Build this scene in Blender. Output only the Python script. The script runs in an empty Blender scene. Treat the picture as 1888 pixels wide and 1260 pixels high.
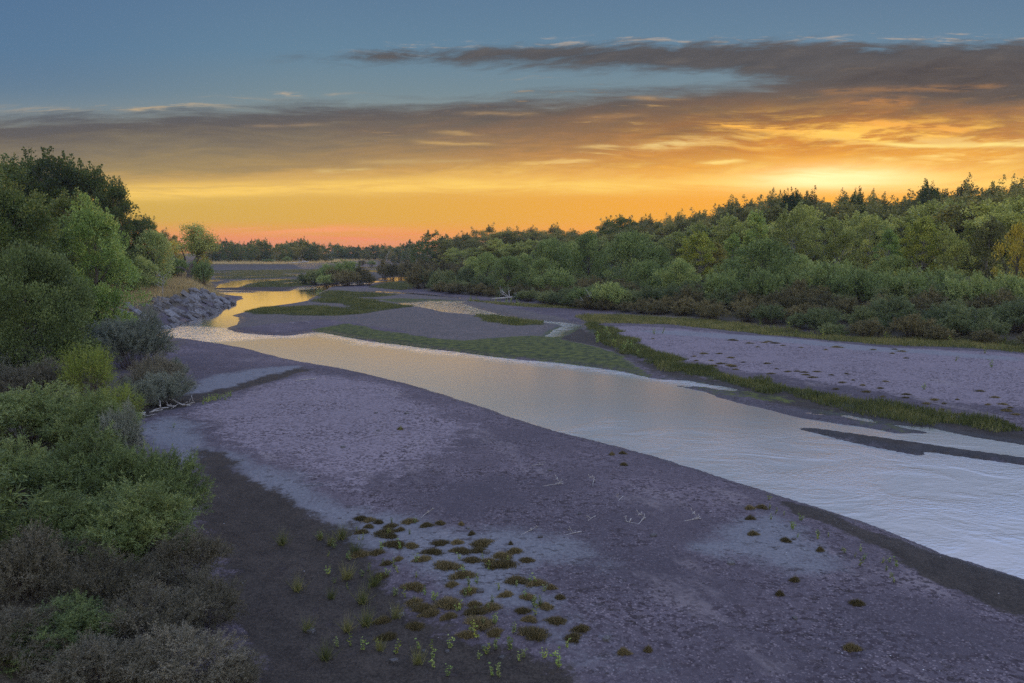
import bpy, math, random
import numpy as np
from mathutils import Vector, Matrix

random.seed(7)
RS = np.random.RandomState(11)
scene = bpy.context.scene
COL = scene.collection
PI = math.pi

# ------------------------------------------------------------------ camera
CAM_H = 8.0
FPX = 1468.0
PITCH = math.radians(6.53)
_s, _c = math.sin(PITCH), math.cos(PITCH)


def ray(px, py):
    """direction of a sight line through a point of the 1888 x 1260 photograph (survey of the place)"""
    xc, yc = (px - 944.0) / FPX, (630.0 - py) / FPX
    return np.array((xc, _c + yc * _s, -_s + yc * _c))


def G(px, py, z=0.0):
    d = ray(px, py)
    t = (z - CAM_H) / min(d[2], -1e-4)
    return (d[0] * t, d[1] * t)


def at(px, py, D):
    """point at ground distance D seen at that pixel -> x, y, z"""
    d = ray(px, py)
    t = D / d[1]
    return d[0] * t, D, CAM_H + d[2] * t


def UV(px, py):
    d = ray(px, py)
    return d[0] / d[1], d[2] / d[1]


cam_d = bpy.data.cameras.new('camera')
cam = bpy.data.objects.new('camera', cam_d)
COL.objects.link(cam)
cam.location = (0, 0, CAM_H)
cam.rotation_euler = (PI / 2 - PITCH, 0, 0)
cam_d.sensor_width = 36
cam_d.lens = FPX / 1888 * 36
cam_d.clip_end = 20000
cam_d.clip_start = 0.1
scene.camera = cam

scene.view_settings.view_transform = 'Standard'
scene.view_settings.look = 'None'
scene.view_settings.exposure = 0.0
scene.view_settings.gamma = 1.0
scene.render.engine = 'CYCLES'
scene.cycles.max_bounces = 6
scene.cycles.diffuse_bounces = 1
scene.cycles.glossy_bounces = 3
scene.cycles.transmission_bounces = 4
scene.cycles.transparent_max_bounces = 4
scene.cycles.use_denoising = False


def lin(c):
    c = c / 255.0
    return c / 12.92 if c <= 0.04045 else ((c + 0.055) / 1.055) ** 2.4


def S(r, g, b):
    return (lin(r), lin(g), lin(b), 1.0)


# ------------------------------------------------------------------ node expressions
class NT:
    def __init__(self, nt):
        self.nt = nt

    def node(self, t, **kw):
        n = self.nt.nodes.new(t)
        for k, v in kw.items():
            setattr(n, k, v)
        return n

    def put(self, sock, v):
        if isinstance(v, E):
            self.nt.links.new(v.s, sock)
        elif isinstance(v, bpy.types.NodeSocket):
            self.nt.links.new(v, sock)
        else:
            sock.default_value = v

    def m(self, op, a, b=None, c=None, clamp=False):
        n = self.node('ShaderNodeMath', operation=op, use_clamp=clamp)
        self.put(n.inputs[0], a)
        if b is not None:
            self.put(n.inputs[1], b)
        if c is not None:
            self.put(n.inputs[2], c)
        return E(self, n.outputs[0])

    def step(self, x, a, b, lo=0.0, hi=1.0):
        n = self.node('ShaderNodeMapRange', interpolation_type='SMOOTHSTEP')
        self.put(n.inputs[0], x)
        for i, v in enumerate((a, b, lo, hi)):
            self.put(n.inputs[1 + i], v)
        return E(self, n.outputs[0])

    def mix(self, f, a, b, mode='MIX'):
        n = self.node('ShaderNodeMix', data_type='RGBA', blend_type=mode)
        n.clamp_factor = True
        self.put(n.inputs[0], f)
        self.put(n.inputs[6], a)
        self.put(n.inputs[7], b)
        return E(self, n.outputs[2])

    def vec(self, x, y, z=0.0):
        n = self.node('ShaderNodeCombineXYZ')
        for i, v in enumerate((x, y, z)):
            self.put(n.inputs[i], v)
        return E(self, n.outputs[0])

    def noise(self, v, scale=1.0, detail=3.0, rough=0.55, dist=0.0):
        n = self.node('ShaderNodeTexNoise')
        self.put(n.inputs['Vector'], v)
        n.inputs['Scale'].default_value = scale
        n.inputs['Detail'].default_value = detail
        n.inputs['Roughness'].default_value = rough
        n.inputs['Distortion'].default_value = dist
        return E(self, n.outputs[0])

    def voro(self, v, scale=1.0, feature='F1'):
        n = self.node('ShaderNodeTexVoronoi', feature=feature)
        self.put(n.inputs['Vector'], v)
        n.inputs['Scale'].default_value = scale
        return E(self, n.outputs[0])

    def ramp(self, f, stops, interp='LINEAR'):
        n = self.node('ShaderNodeValToRGB')
        self.put(n.inputs[0], f)
        cr = n.color_ramp
        cr.interpolation = interp
        while len(cr.elements) < len(stops):
            cr.elements.new(0.5)
        for e, (p, c) in zip(cr.elements, stops):
            e.position = p
            e.color = c
        return E(self, n.outputs[0])

    def curve(self, x, pts, x0, x1):
        """piecewise function of x given by points (x, y)"""
        ys = [p[1] for p in pts]
        lo, hi = min(ys), max(ys)
        if hi - lo < 1e-6:
            hi = lo + 1e-6
        n = self.node('ShaderNodeFloatCurve')
        c = n.mapping.curves[0]
        q = [((p[0] - x0) / (x1 - x0), (p[1] - lo) / (hi - lo)) for p in pts]
        while len(c.points) < len(q):
            c.points.new(0.5, 0.5)
        for pt, (a, b) in zip(c.points, q):
            pt.location = (a, b)
            pt.handle_type = 'AUTO_CLAMPED'
        n.mapping.update()
        self.put(n.inputs[1], (x - x0) * (1.0 / (x1 - x0)))
        r = E(self, n.outputs[0])
        return r * (hi - lo) + lo

    def attr(self, name):
        n = self.node('ShaderNodeAttribute', attribute_name=name)
        return E(self, n.outputs['Fac'])


class E:
    def __init__(self, t, s):
        self.t, self.s = t, s

    def __add__(self, o): return self.t.m('ADD', self, o)
    __radd__ = __add__
    def __sub__(self, o): return self.t.m('SUBTRACT', self, o)
    def __rsub__(self, o): return self.t.m('SUBTRACT', o, self)
    def __mul__(self, o): return self.t.m('MULTIPLY', self, o)
    __rmul__ = __mul__
    def __truediv__(self, o): return self.t.m('DIVIDE', self, o)
    def max(self, o): return self.t.m('MAXIMUM', self, o)
    def min(self, o): return self.t.m('MINIMUM', self, o)
    def exp(self): return self.t.m('EXPONENT', self)
    def sat(self): return self.t.m('ADD', self, 0.0, clamp=True)


# ------------------------------------------------------------------ sky
w = bpy.data.worlds.new('World')
scene.world = w
w.use_nodes = True
wt = NT(w.node_tree)
w.node_tree.nodes.clear()
SUN_PX, SUN_PY = 1560, 400
SU, SV = UV(SUN_PX, SUN_PY)
SUN_AZ = math.atan(SU)
SUN_EL = math.radians(2.0)


def build_sky():
    t = wt
    tc = t.node('ShaderNodeTexCoord')
    sp = t.node('ShaderNodeSeparateXYZ')
    t.put(sp.inputs[0], tc.outputs['Generated'])
    dx, dy, dz = (E(t, sp.outputs[i]) for i in range(3))
    den = dy.max(0.35)
    U, V = dx / den, dz / den

    def gauss(x, c, s):
        q = (x - c) * (1.0 / s)
        return (q * q * -1.0).exp()

    def vy(py):
        return UV(944, py)[1]
    # clear twilight gradient by height above the horizon
    top = 1.6
    K = 1.0
    stops = []
    for py, c in ((470, (206, 112, 76)), (448, (228, 128, 80)), (430, (226, 152, 82)), (408, (206, 170, 78)),
                  (375, (206, 174, 84)), (340, (204, 176, 106)), (290, (170, 160, 128)), (230, (140, 146, 140)),
                  (170, (116, 137, 147)), (90, (99, 130, 153)), (0, (92, 122, 150))):
        stops.append((max(0.0, vy(py)) / top, S(*c)))
    stops += [(0.25, (0.19, 0.30, 0.50, 1)), (0.34, (0.34, 0.52, 0.98, 1)), (0.55, (0.50, 0.70, 1.28, 1)), (1.0, (0.66, 0.84, 1.42, 1))]
    sky = t.ramp((V.max(0.0) * (1.0 / top)).sat(), stops)
    # the dome overhead is brighter on the side of the sunset
    front = t.step(dy, -0.45, 0.75, 1.05, 1.25)
    hi = t.step(V, 0.30, 0.42)
    sky = t.mix(hi, sky, t.mix(1.0, sky, t.vec(front, front, front), 'MULTIPLY'))
    # pale low glow added behind the viewer to light the foliage facing it
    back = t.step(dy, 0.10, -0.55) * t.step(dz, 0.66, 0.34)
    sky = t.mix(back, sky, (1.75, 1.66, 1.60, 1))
    # warmth towards the sun
    warm = gauss(U, SU, 0.62) * t.step(V, vy(230), vy(350), 0.0, 0.85)
    sky = t.mix(warm, sky, S(252, 164, 40))
    east = t.step(U, -0.2, -0.66) * t.step(V, 0.12, 0.22)
    sky = t.mix(east * 0.5, sky, S(72, 106, 146))
    # coordinates of the cloud layers: drawn out along the horizon
    wob = t.noise(t.vec(U * 2.2, V * 7.0, 3.0), 1.0, 3.0)
    s1 = t.noise(t.vec(U * 5.0 + V * 11.0, V * 60.0 - U * 1.5 + wob * 5.0, 0.0), 1.0, 5.0, 0.6)
    s2 = t.noise(t.vec(U * 9.0 + V * 34.0, V * 110.0 - U * 3.0 + wob * 7.0, 4.0), 1.0, 5.0, 0.62)
    s4 = t.noise(t.vec(U * 26.0 + V * 60.0 + wob * 3.0, V * 230.0 - U * 5.0 + wob * 9.0, 6.0), 1.0, 6.0, 0.68)
    s3 = t.noise(t.vec(U * 16.0 - V * 30.0, V * 46.0 + wob * 4.0, 9.0), 1.0, 4.0, 0.6)

    def curve(pts):
        uv = [UV(*p) for p in pts]
        uv = [(-1.2, uv[0][1])] + uv + [(1.2, uv[-1][1])]
        return t.curve(U, uv, -1.2, 1.2)

    # lower, broad cloud deck
    topB = curve([(0, 208), (150, 204), (300, 196), (500, 191), (700, 180), (950, 172), (1150, 158), (1400, 140), (1650, 110), (1888, 90)])
    botB = curve([(0, 366), (230, 350), (500, 345), (940, 332), (1300, 330), (1560, 316), (1888, 322)])
    nB = (s1 - 0.5) * 0.036 + (s2 - 0.5) * 0.030 + (s4 - 0.5) * 0.016
    dB = t.step(topB - V + nB, -0.004, 0.022) * t.step(V - botB + nB * 0.9, -0.010, 0.018)
    hB = ((V - botB) / (topB - botB)).sat()
    cB = t.ramp((hB + (s1 - 0.5) * 0.42 + (s2 - 0.5) * 0.22 + (s4 - 0.5) * 0.22).sat(), [(0.0, S(206, 162, 90)), (0.22, S(158, 136, 94)), (0.5, S(124, 112, 94)),
                                                  (0.76, S(92, 86, 86)), (1.0, S(82, 82, 90))])
    rightw = gauss(U, SU, 0.46) * t.step(V, vy(95), vy(240))
    cBr = t.ramp((hB + (s3 - 0.5) * 0.5 + (s2 - 0.5) * 0.3 + (s4 - 0.5) * 0.3).sat(), [(0.0, S(252, 176, 58)), (0.25, S(210, 132, 46)), (0.5, S(150, 95, 46)), (0.8, S(98, 75, 60)), (1.0, S(76, 68, 68))])
    cB = t.mix(rightw, cB, cBr)
    sky = t.mix(dB * 0.93, sky, cB)
    # upper cloud bank
    topA = curve([(420, 97), (640, 92), (800, 90), (950, 82), (1250, 75), (1500, 73), (1888, 72)])
    botA = curve([(420, 108), (640, 115), (800, 119), (950, 124), (1200, 138), (1350, 148), (1500, 166), (1888, 200)])
    nA = (s1 - 0.5) * 0.026 + (s3 - 0.5) * 0.034 + (s4 - 0.5) * 0.02
    dA = t.step(topA - V + nA, -0.003, 0.013) * t.step(V - botA + nA * 1.1, -0.008, 0.016) * t.step(U, UV(430, 100)[0], UV(720, 100)[0])
    cA = t.ramp((s3 * 0.5 + s1 * 0.3 + s4 * 0.2).sat(), [(0.34, S(62, 60, 66)), (0.56, S(84, 79, 80)), (0.75, S(112, 102, 94))])
    sky = t.mix(dA * 0.92, sky, cA)
    # lit rims on top of both
    rimA = gauss(V, topA - 0.001 + nA, 0.0045) * t.step(s2 * 0.5 + s4 * 0.5, 0.50, 0.60) * t.step(U, UV(600, 100)[0], UV(760, 100)[0])
    sky = t.mix(rimA * 0.42, sky, S(212, 186, 158))
    rimB = gauss(V, topB + nB, 0.004) * t.step(s2, 0.44, 0.6) * gauss(U, UV(250, 200)[0], 0.12)
    sky = t.mix(rimB * 0.8, sky, S(206, 174, 128))
    # thin bright filaments inside the deck
    fil = t.step(s2 * 0.6 + s4 * 0.4, 0.55, 0.66) * t.step(s1, 0.42, 0.6)
    fm = gauss(V, vy(248), 0.05) * t.step(U, -0.36, 0.1, 0.0, 0.75)
    sky = t.mix(fil * fm, sky, S(230, 180, 104))
    glowm = gauss(U, UV(1600, 250)[0], 0.20) * gauss(V, vy(252), 0.026)
    sky = t.mix((t.step(s1 * 0.4 + s2 * 0.3 + s4 * 0.3, 0.45, 0.60) * glowm * 1.3).sat(), sky, S(255, 192, 82))
    line = gauss(V, curve([(1580, 262), (1700, 269), (1888, 266)]) + (s3 - 0.5) * 0.006, 0.0024) * t.step(U, UV(1560, 268)[0], UV(1680, 268)[0])
    sky = t.mix((line * 1.2).sat(), sky, S(255, 224, 130))
    blob = gauss(U, UV(1780, 300)[0], 0.07) * gauss(V, vy(296), 0.011) * t.step(s2, 0.46, 0.6)
    sky = t.mix(blob, sky, S(255, 205, 110))
    streak2 = gauss(V, curve([(700, 322), (1180, 272), (1420, 258), (1650, 262)]) + (s3 - 0.5) * 0.012, 0.006) * t.step(s2, 0.47, 0.62) * t.step(U, -0.2, 0.05)
    sky = t.mix(streak2 * 0.8, sky, S(240, 196, 116))
    # bright band below the deck
    band = curve([(0, 372), (230, 356), (500, 348), (940, 342), (1300, 340), (1560, 332), (1888, 338)])
    bm = gauss(V, band + (s1 - 0.5) * 0.012, 0.0095) * t.step(s2, 0.2, 0.62)
    bm2 = gauss(V, band + 0.012 + (s3 - 0.5) * 0.02, 0.014) * t.step(s3, 0.40, 0.68) * t.step(U, -0.35, 0.25)
    sky = t.mix((bm * 0.95).sat(), sky, S(255, 208, 102))
    sky = t.mix((bm2 * 0.8).sat(), sky, S(252, 200, 96))
    core = gauss(U, UV(1545, 330)[0], 0.085) * gauss(V, band + 0.002, 0.012)
    sky = t.mix((core * t.step(s1, 0.15, 0.6) * 1.3).sat(), sky, (1.5, 1.25, 0.72, 1))
    core2 = gauss(U, UV(1600, 330)[0], 0.16) * gauss(V, band, 0.016)
    sky = t.mix((core2 * 0.6).sat(), sky, (1.15, 0.70, 0.20, 1))
    lowglow = gauss(U, SU, 0.10) * gauss(V, vy(392), 0.022)
    sky = t.mix((lowglow * 0.6).sat(), sky, (1.05, 0.50, 0.06, 1))
    # unseen warm cloud glow added high overhead to gild the river's reflection
    cc = t.step(t.noise(t.vec(U * 1.6 + 5.0, V * 6.0, 12.0), 1.0, 5.0, 0.6), 0.34, 0.50) * t.step(V, 0.315, 0.36) * t.step(V, 0.62, 0.46) * t.step(dy, 0.15, 0.5) * t.step(U, 0.10, -0.10, 0.10, 1.0)
    sky = t.mix(cc * 0.9, sky, (3.2, 1.95, 0.66, 1))
    # single filaments and ragged lit edges
    for x1, y1, x2, y2, th, amt, c in (
            (1290, 229, 1640, 252, 5, .8, (255, 186, 80)), (1480, 240, 1650, 262, 6, .9, (255, 206, 96)), (1560, 222, 1800, 244, 6, .7, (250, 176, 78)), (1440, 246, 1600, 258, 5, .8, (255, 200, 92)),
            (1170, 268, 1300, 262, 4, .7, (240, 205, 130)), (1060, 272, 1160, 270, 3, .6, (232, 192, 120)), (1280, 303, 1380, 298, 3, .9, (255, 214, 120)), (1410, 290, 1450, 291, 3, .7, (255, 205, 110)),
            (1600, 293, 1660, 295, 4, .9, (255, 214, 120)), (1690, 290, 1760, 284, 4, .9, (255, 214, 120)), (1740, 286, 1888, 282, 5, .9, (255, 200, 100)), (1800, 302, 1870, 296, 5, .9, (255, 206, 108)),
            (840, 210, 1000, 212, 3, 0.30, (196, 160, 112)), (790, 244, 900, 248, 3, 0.33, (216, 174, 108)), (760, 262, 920, 268, 3, 0.39, (222, 180, 108)), (445, 233, 610, 230, 3, 0.28, (178, 150, 116)),
            (1060, 218, 1200, 212, 4, 0.25, (196, 146, 92)), (1150, 180, 1280, 183, 3, 0.33, (206, 160, 104)), (1500, 170, 1860, 160, 5, .4, (170, 122, 78)), (1540, 190, 1700, 186, 7, .5, (190, 128, 70)),
            (500, 172, 556, 176, 3, .8, (226, 188, 140)), (600, 176, 650, 173, 2, .6, (190, 168, 140)), (1570, 345, 1700, 352, 3, .5, (255, 214, 120)), (560, 318, 700, 312, 3, .6, (220, 186, 116)), (640, 300, 900, 296, 4, .4, (206, 172, 112))):
        (u1, v1), (u2, v2) = UV(x1, y1), UV(x2, y2)
        k = (v2 - v1) / (u2 - u1)
        q = gauss(V, (U - u1) * k + v1 + (s3 - 0.5) * (0.004 + th * 0.0016) + (wob - 0.5) * 0.004, th / FPX * 1.1) * t.step(U, u1 - 0.01, u1 + 0.03) * t.step(U, u2 + 0.01, u2 - 0.03)
        sky = t.mix((q * t.step(s2 * 0.35 + s4 * 0.4 + s3 * 0.25, 0.42, 0.53) * (amt * 1.3)).sat(), sky, S(*c))
    # pink streaks low over the far wood
    pk = gauss(V, vy(424) + (s3 - 0.5) * 0.008, 0.0045) * t.step(s1, 0.38, 0.58) * gauss(U, UV(560, 424)[0], 0.13)
    pk2 = gauss(V, vy(440) + (s3 - 0.5) * 0.01, 0.006) * t.step(s2, 0.40, 0.6) * gauss(U, UV(680, 440)[0], 0.22)
    sky = t.mix((pk * 0.9).sat(), sky, S(250, 158, 102))
    sky = t.mix((pk2 * 0.75).sat(), sky, S(248, 140, 92))
    # the ground side of the horizon
    sky = t.mix(t.step(V, 0.0, -0.06), sky, (0.05, 0.05, 0.06, 1))
    nis = t.node('ShaderNodeTexSky', sky_type='NISHITA')
    nis.sun_disc = False
    nis.sun_elevation = SUN_EL
    nis.sun_rotation = SUN_AZ
    nis.altitude = 1100
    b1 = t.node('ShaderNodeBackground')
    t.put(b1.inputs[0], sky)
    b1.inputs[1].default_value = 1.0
    b2 = t.node('ShaderNodeBackground')
    t.put(b2.inputs[0], nis.outputs[0])
    b2.inputs[1].default_value = 0.004
    add = t.node('ShaderNodeAddShader')
    t.put(add.inputs[0], b1.outputs[0])
    t.put(add.inputs[1], b2.outputs[0])
    out = t.node('ShaderNodeOutputWorld')
    t.put(out.inputs[0], add.outputs[0])


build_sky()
w.cycles.sampling_method = 'MANUAL'
w.cycles.sample_map_resolution = 512

sun_d = bpy.data.lights.new('sun', 'SUN')
sun = bpy.data.objects.new('sun', sun_d)
COL.objects.link(sun)
sun_d.energy = 2.2
sun_d.color = (1.0, 0.62, 0.28)
sun_d.angle = math.radians(3)
_sd = Vector((math.sin(SUN_AZ) * math.cos(SUN_EL), math.cos(SUN_AZ) * math.cos(SUN_EL), math.sin(SUN_EL)))
sun.rotation_euler = _sd.to_track_quat('Z', 'Y').to_euler()
sun.location = _sd * 60


def tag(o, label=None, cat=None, group=None, kind=None):
    if label: o['label'] = label
    if cat: o['category'] = cat
    if group: o['group'] = group
    if kind: o['kind'] = kind
    return o


def obj(name, me, parent=None, mats=None):
    o = bpy.data.objects.new(name, me)
    COL.objects.link(o)
    if parent:
        o.parent = parent
    if mats:
        for m in mats:
            me.materials.append(m)
    return o
# ------------------------------------------------------------------ plan of the place (surveyed on the ground plane)
def gp(pts, z=0.0):
    return np.array([G(p[0], p[1], z) for p in pts], dtype=np.float64)


W_MAIN = gp([(2700, 1330), (2250, 1180), (1888, 1068), (1820, 1048), (1740, 1022), (1650, 985), (1560, 953), (1480, 928), (1400, 903), (1300, 871), (1200, 841),
    (1120, 820), (1050, 802), (980, 783), (900, 755), (840, 736), (760, 711), (700, 696), (640, 682), (570, 671), (520, 661), (470, 647), (420, 637),
    (370, 631), (320, 626), (250, 622), (285, 606), (322, 602), (335, 596), (352, 590), (385, 581), (412, 570), (424, 562), (434, 556), (449, 551), (446, 547), (425, 545),
    (408, 542), (398, 538), (470, 539.5), (474, 538), (398, 536), (398, 534), (440, 536), (500, 537.5), (534, 537), (540, 534), (550, 531), (575, 528.5), (600, 526.5), (640, 524), (690, 521.5), (690, 523), (650, 525.5),
    (610, 529), (604, 533), (590, 541), (575, 550), (568, 555), (540, 560), (500, 566), (460, 573), (429, 582), (440, 586), (443, 592), (436, 599), (416, 607), (440, 613),
    (480, 617), (530, 619.5), (550, 617), (575, 612), (595, 613), (620, 618), (660, 626), (720, 634), (780, 642), (840, 649), (900, 657), (960, 664), (1030, 669), (1100, 678),
    (1150, 686), (1200, 696), (1260, 704), (1330, 713), (1352, 719), (1310, 718), (1236, 711), (1300, 721), (1322, 733), (1420, 757), (1480, 771), (1560, 783),
    (1610, 790), (1650, 799), (1720, 800), (1660, 788), (1640, 783), (1715, 790), (1790, 806), (1888, 819), (2300, 874), (2700, 930)])
W_ISL1 = gp([(1462, 789), (1500, 790), (1580, 802), (1680, 815), (1780, 830), (1888, 845), (2100, 880), (2100, 889), (1888, 858), (1800, 846), (1730, 836), (1700, 833), (1712, 839), (1690, 840), (1620, 826), (1540, 808)])
W_ISL2 = gp([(1236, 711), (1300, 715), (1350, 722), (1400, 729), (1390, 733), (1320, 722), (1265, 715)])
W_SIDE = gp([(668, 539), (700, 539.5), (760, 543), (840, 550.5), (864, 553.5), (858, 556), (800, 555), (735, 559), (738, 563), (765, 566), (800, 572), (820, 577), (857, 580), (900, 584), (929, 587), (985, 593), (1038, 601.5), (1018, 611), (1006, 622), (1022, 623), (1050, 609), (1076, 600.5), (1043, 595), (985, 590.5), (929, 582), (886, 571), (851, 559.5), (866, 554), (845, 548.5), (765, 541), (705, 537.5), (668, 537.5)])
W_POOLS = [gp(p) for p in (
    [(398, 531.5), (440, 530.5), (455, 524), (490, 519.5), (470, 519), (430, 520), (404, 524.5)],
    [(440, 523), (480, 519.5), (533, 517), (536, 514), (470, 515.5), (420, 519)],
    [(520, 508), (556, 510), (556, 505.5), (528, 504.5)],
    [(660, 500.5), (708, 503), (708, 498), (670, 497)],
    [(660, 495.5), (702, 495.8), (700, 491.5), (668, 491.5)],
    [(696, 515), (768, 520), (770, 511.5), (735, 510.5)],
    [(386, 505), (424, 504), (426, 501), (388, 501)],
    [(350, 519.5), (402, 519.5), (406, 516), (352, 516)],
    [(396, 513), (422, 513), (424, 509.5), (396, 509)],
    [(450, 513), (500, 511), (512, 508.5), (460, 510)],
    [(520, 524), (560, 521), (600, 521), (600, 519.5), (556, 519.5), (530, 521)],
    [(640, 519), (700, 521.5), (735, 519), (735, 517), (690, 518.5), (650, 516.5)],
    [(1420, 618), (1500, 624), (1565, 626), (1560, 623.5), (1490, 620), (1425, 615.5)],
    [(1478, 763), (1530, 768), (1534, 766), (1490, 761)],
    [(1548, 767), (1600, 778), (1618, 781), (1600, 773), (1560, 766)],
)]


def seg_sd(P, poly):
    """signed distance to a closed polygon, positive outside"""
    x, y = P[:, 0], P[:, 1]
    best = np.full(len(P), 1e12)
    inside = np.zeros(len(P), dtype=bool)
    n = len(poly)
    for i in range(n):
        ax, ay = poly[i]
        bx, by = poly[(i + 1) % n]
        ex, ey = bx - ax, by - ay
        l2 = ex * ex + ey * ey + 1e-12
        t = np.clip(((x - ax) * ex + (y - ay) * ey) / l2, 0, 1)
        qx, qy = x - (ax + t * ex), y - (ay + t * ey)
        np.minimum(best, qx * qx + qy * qy, out=best)
        if ay != by:
            c = ((ay > y) != (by > y)) & (x < ex * (y - ay) / (by - ay) + ax)
            inside ^= c
    d = np.sqrt(best)
    return np.where(inside, -d, d)


def _hash(ix, iy, s):
    v = (ix.astype(np.int64) * 374761393 + iy.astype(np.int64) * 668265263 + s * 1442695041) & 0x7fffffff
    v = ((v ^ (v >> 13)) * 1274126177) & 0x7fffffff
    return ((v ^ (v >> 16)) & 0xffff) / 65535.0


def vnoise(x, y, s=0):
    ix, iy = np.floor(x), np.floor(y)
    fx, fy = x - ix, y - iy
    fx, fy = fx * fx * (3 - 2 * fx), fy * fy * (3 - 2 * fy)
    a, b = _hash(ix, iy, s), _hash(ix + 1, iy, s)
    c, d = _hash(ix, iy + 1, s), _hash(ix + 1, iy + 1, s)
    return (a + (b - a) * fx) * (1 - fy) + (c + (d - c) * fx) * fy


def fbm(x, y, s=0, o=4):
    r, amp, tot = 0, 1.0, 0
    for k in range(o):
        r = r + amp * vnoise(x * 2 ** k, y * 2 ** k, s + k * 17)
        tot += amp
        amp *= 0.5
    return r / tot


def ss(x, a, b):
    t = np.clip((x - a) / (b - a), 0, 1)
    return t * t * (3 - 2 * t)


# raised ground: polygon, height, width of the slope up to it
T_LEFT = gp([(272, 618), (300, 608), (325, 602), (352, 589), (385, 580), (412, 570), (424, 561), (415, 553), (400, 546), (392, 538), (385, 530), (384, 520), (378, 508), (365, 500),
             (300, 490), (-700, 490), (-1500, 620), (-1500, 760), (-300, 720), (0, 690), (120, 650), (200, 628)])
T_RIGHT = gp([(2900, 760), (1888, 652), (1700, 640), (1560, 628), (1440, 612), (1300, 598), (1160, 586), (1040, 574), (980, 560), (900, 553), (870, 549), (770, 537), (760, 520), (715, 499), (712, 492), (730, 487), (775, 482), (2300, 482), (2900, 560)])
T_FAR = gp([(-1200, 496), (300, 496), (385, 497.5), (480, 497.5), (560, 497), (600, 494), (645, 491), (675, 488), (720, 485), (770, 481), (800, 470), (-1200, 470)])
ISLAND = gp([(548, 517), (580, 512), (640, 512), (680, 517), (690, 523), (640, 525), (590, 523)])
CH_LEFT = gp([(370, 850), (420, 852), (455, 880), (490, 930), (560, 950), (625, 985), (680, 1030), (730, 1090), (790, 1150), (900, 1210), (1060, 1262), (1150, 1400), (500, 1500), (430, 1200), (400, 1050), (340, 930)])
CH_MID = gp([(230, 775), (280, 742), (350, 735), (420, 725), (480, 704), (535, 690), (560, 682), (565, 690), (505, 711), (440, 730), (370, 752), (300, 772), (240, 800)])
M_EDGE = gp([(1440, 935), (1520, 955), (1600, 982), (1700, 1017), (1888, 1080), (2300, 1200), (2300, 1330), (1888, 1165), (1750, 1110), (1640, 1050), (1560, 1010), (1480, 960)])
M_FLAT = gp([(1000, 622), (1120, 652), (1200, 690), (1320, 722), (1440, 752), (1560, 777), (1700, 802), (1888, 827), (2500, 905), (2500, 850), (1888, 800), (1750, 780), (1600, 752), (1450, 722), (1300, 700), (1180, 670), (1110, 625), (1070, 606)])
M_BAR = gp([(400, 612), (600, 596), (720, 615), (900, 650), (1060, 666), (1130, 655), (1110, 620), (1080, 600), (930, 570), (860, 552), (700, 534), (600, 528), (540, 550), (420, 578)])
M_FARBAR = gp([(385, 500), (560, 500), (720, 492), (770, 535), (690, 526), (600, 530), (540, 540), (380, 546), (380, 520)])
P_A = gp([(330, 724), (390, 694), (470, 682), (552, 673), (548, 684), (480, 703), (400, 722), (330, 738)], .3)
P_B = gp([(255, 800), (310, 775), (430, 850), (530, 895), (640, 945), (760, 985), (960, 1000), (1110, 1010), (1110, 1045), (960, 1060), (1040, 1150), (1160, 1240), (1060, 1250), (900, 1140), (720, 1030), (600, 958), (480, 940), (440, 868), (350, 856)], .3)
P_C = gp([(1300, 1008), (1360, 960), (1420, 942), (1500, 985), (1530, 1030), (1450, 1040)], .4)
P_D = gp([(1150, 612), (1250, 622), (1420, 632), (1640, 652), (1888, 668), (1888, 662), (1600, 640), (1420, 622), (1250, 612)], .3)
D_FAR = gp([(1120, 608), (1250, 614), (1440, 632), (1640, 650), (1888, 664), (2400, 710), (2400, 850), (1888, 770), (1750, 752), (1600, 730), (1450, 706), (1340, 690), (1240, 672), (1170, 642)])
D_NEAR = gp([(480, 720), (560, 690), (650, 700), (760, 740), (900, 800), (860, 860), (760, 900), (640, 920), (520, 880), (420, 840), (300, 790), (360, 760)])
A_1 = gp([(575, 611), (640, 604), (720, 620), (850, 637), (940, 630), (1000, 622), (1070, 640), (1140, 660), (1180, 680), (1200, 697), (1100, 680), (1000, 668), (850, 651), (700, 633)])
A_2 = gp([(690, 556), (740, 554), (800, 554), (858, 556), (852, 560), (800, 557), (735, 560)])
A_3 = gp([(985, 632), (1008, 612), (1040, 600), (1076, 604), (1055, 614), (1030, 628), (1000, 636)])
A_4 = gp([(1180, 697), (1330, 728), (1440, 752), (1600, 788), (1750, 806), (1888, 824), (1888, 815), (1740, 795), (1600, 772), (1440, 735), (1300, 712)])
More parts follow.
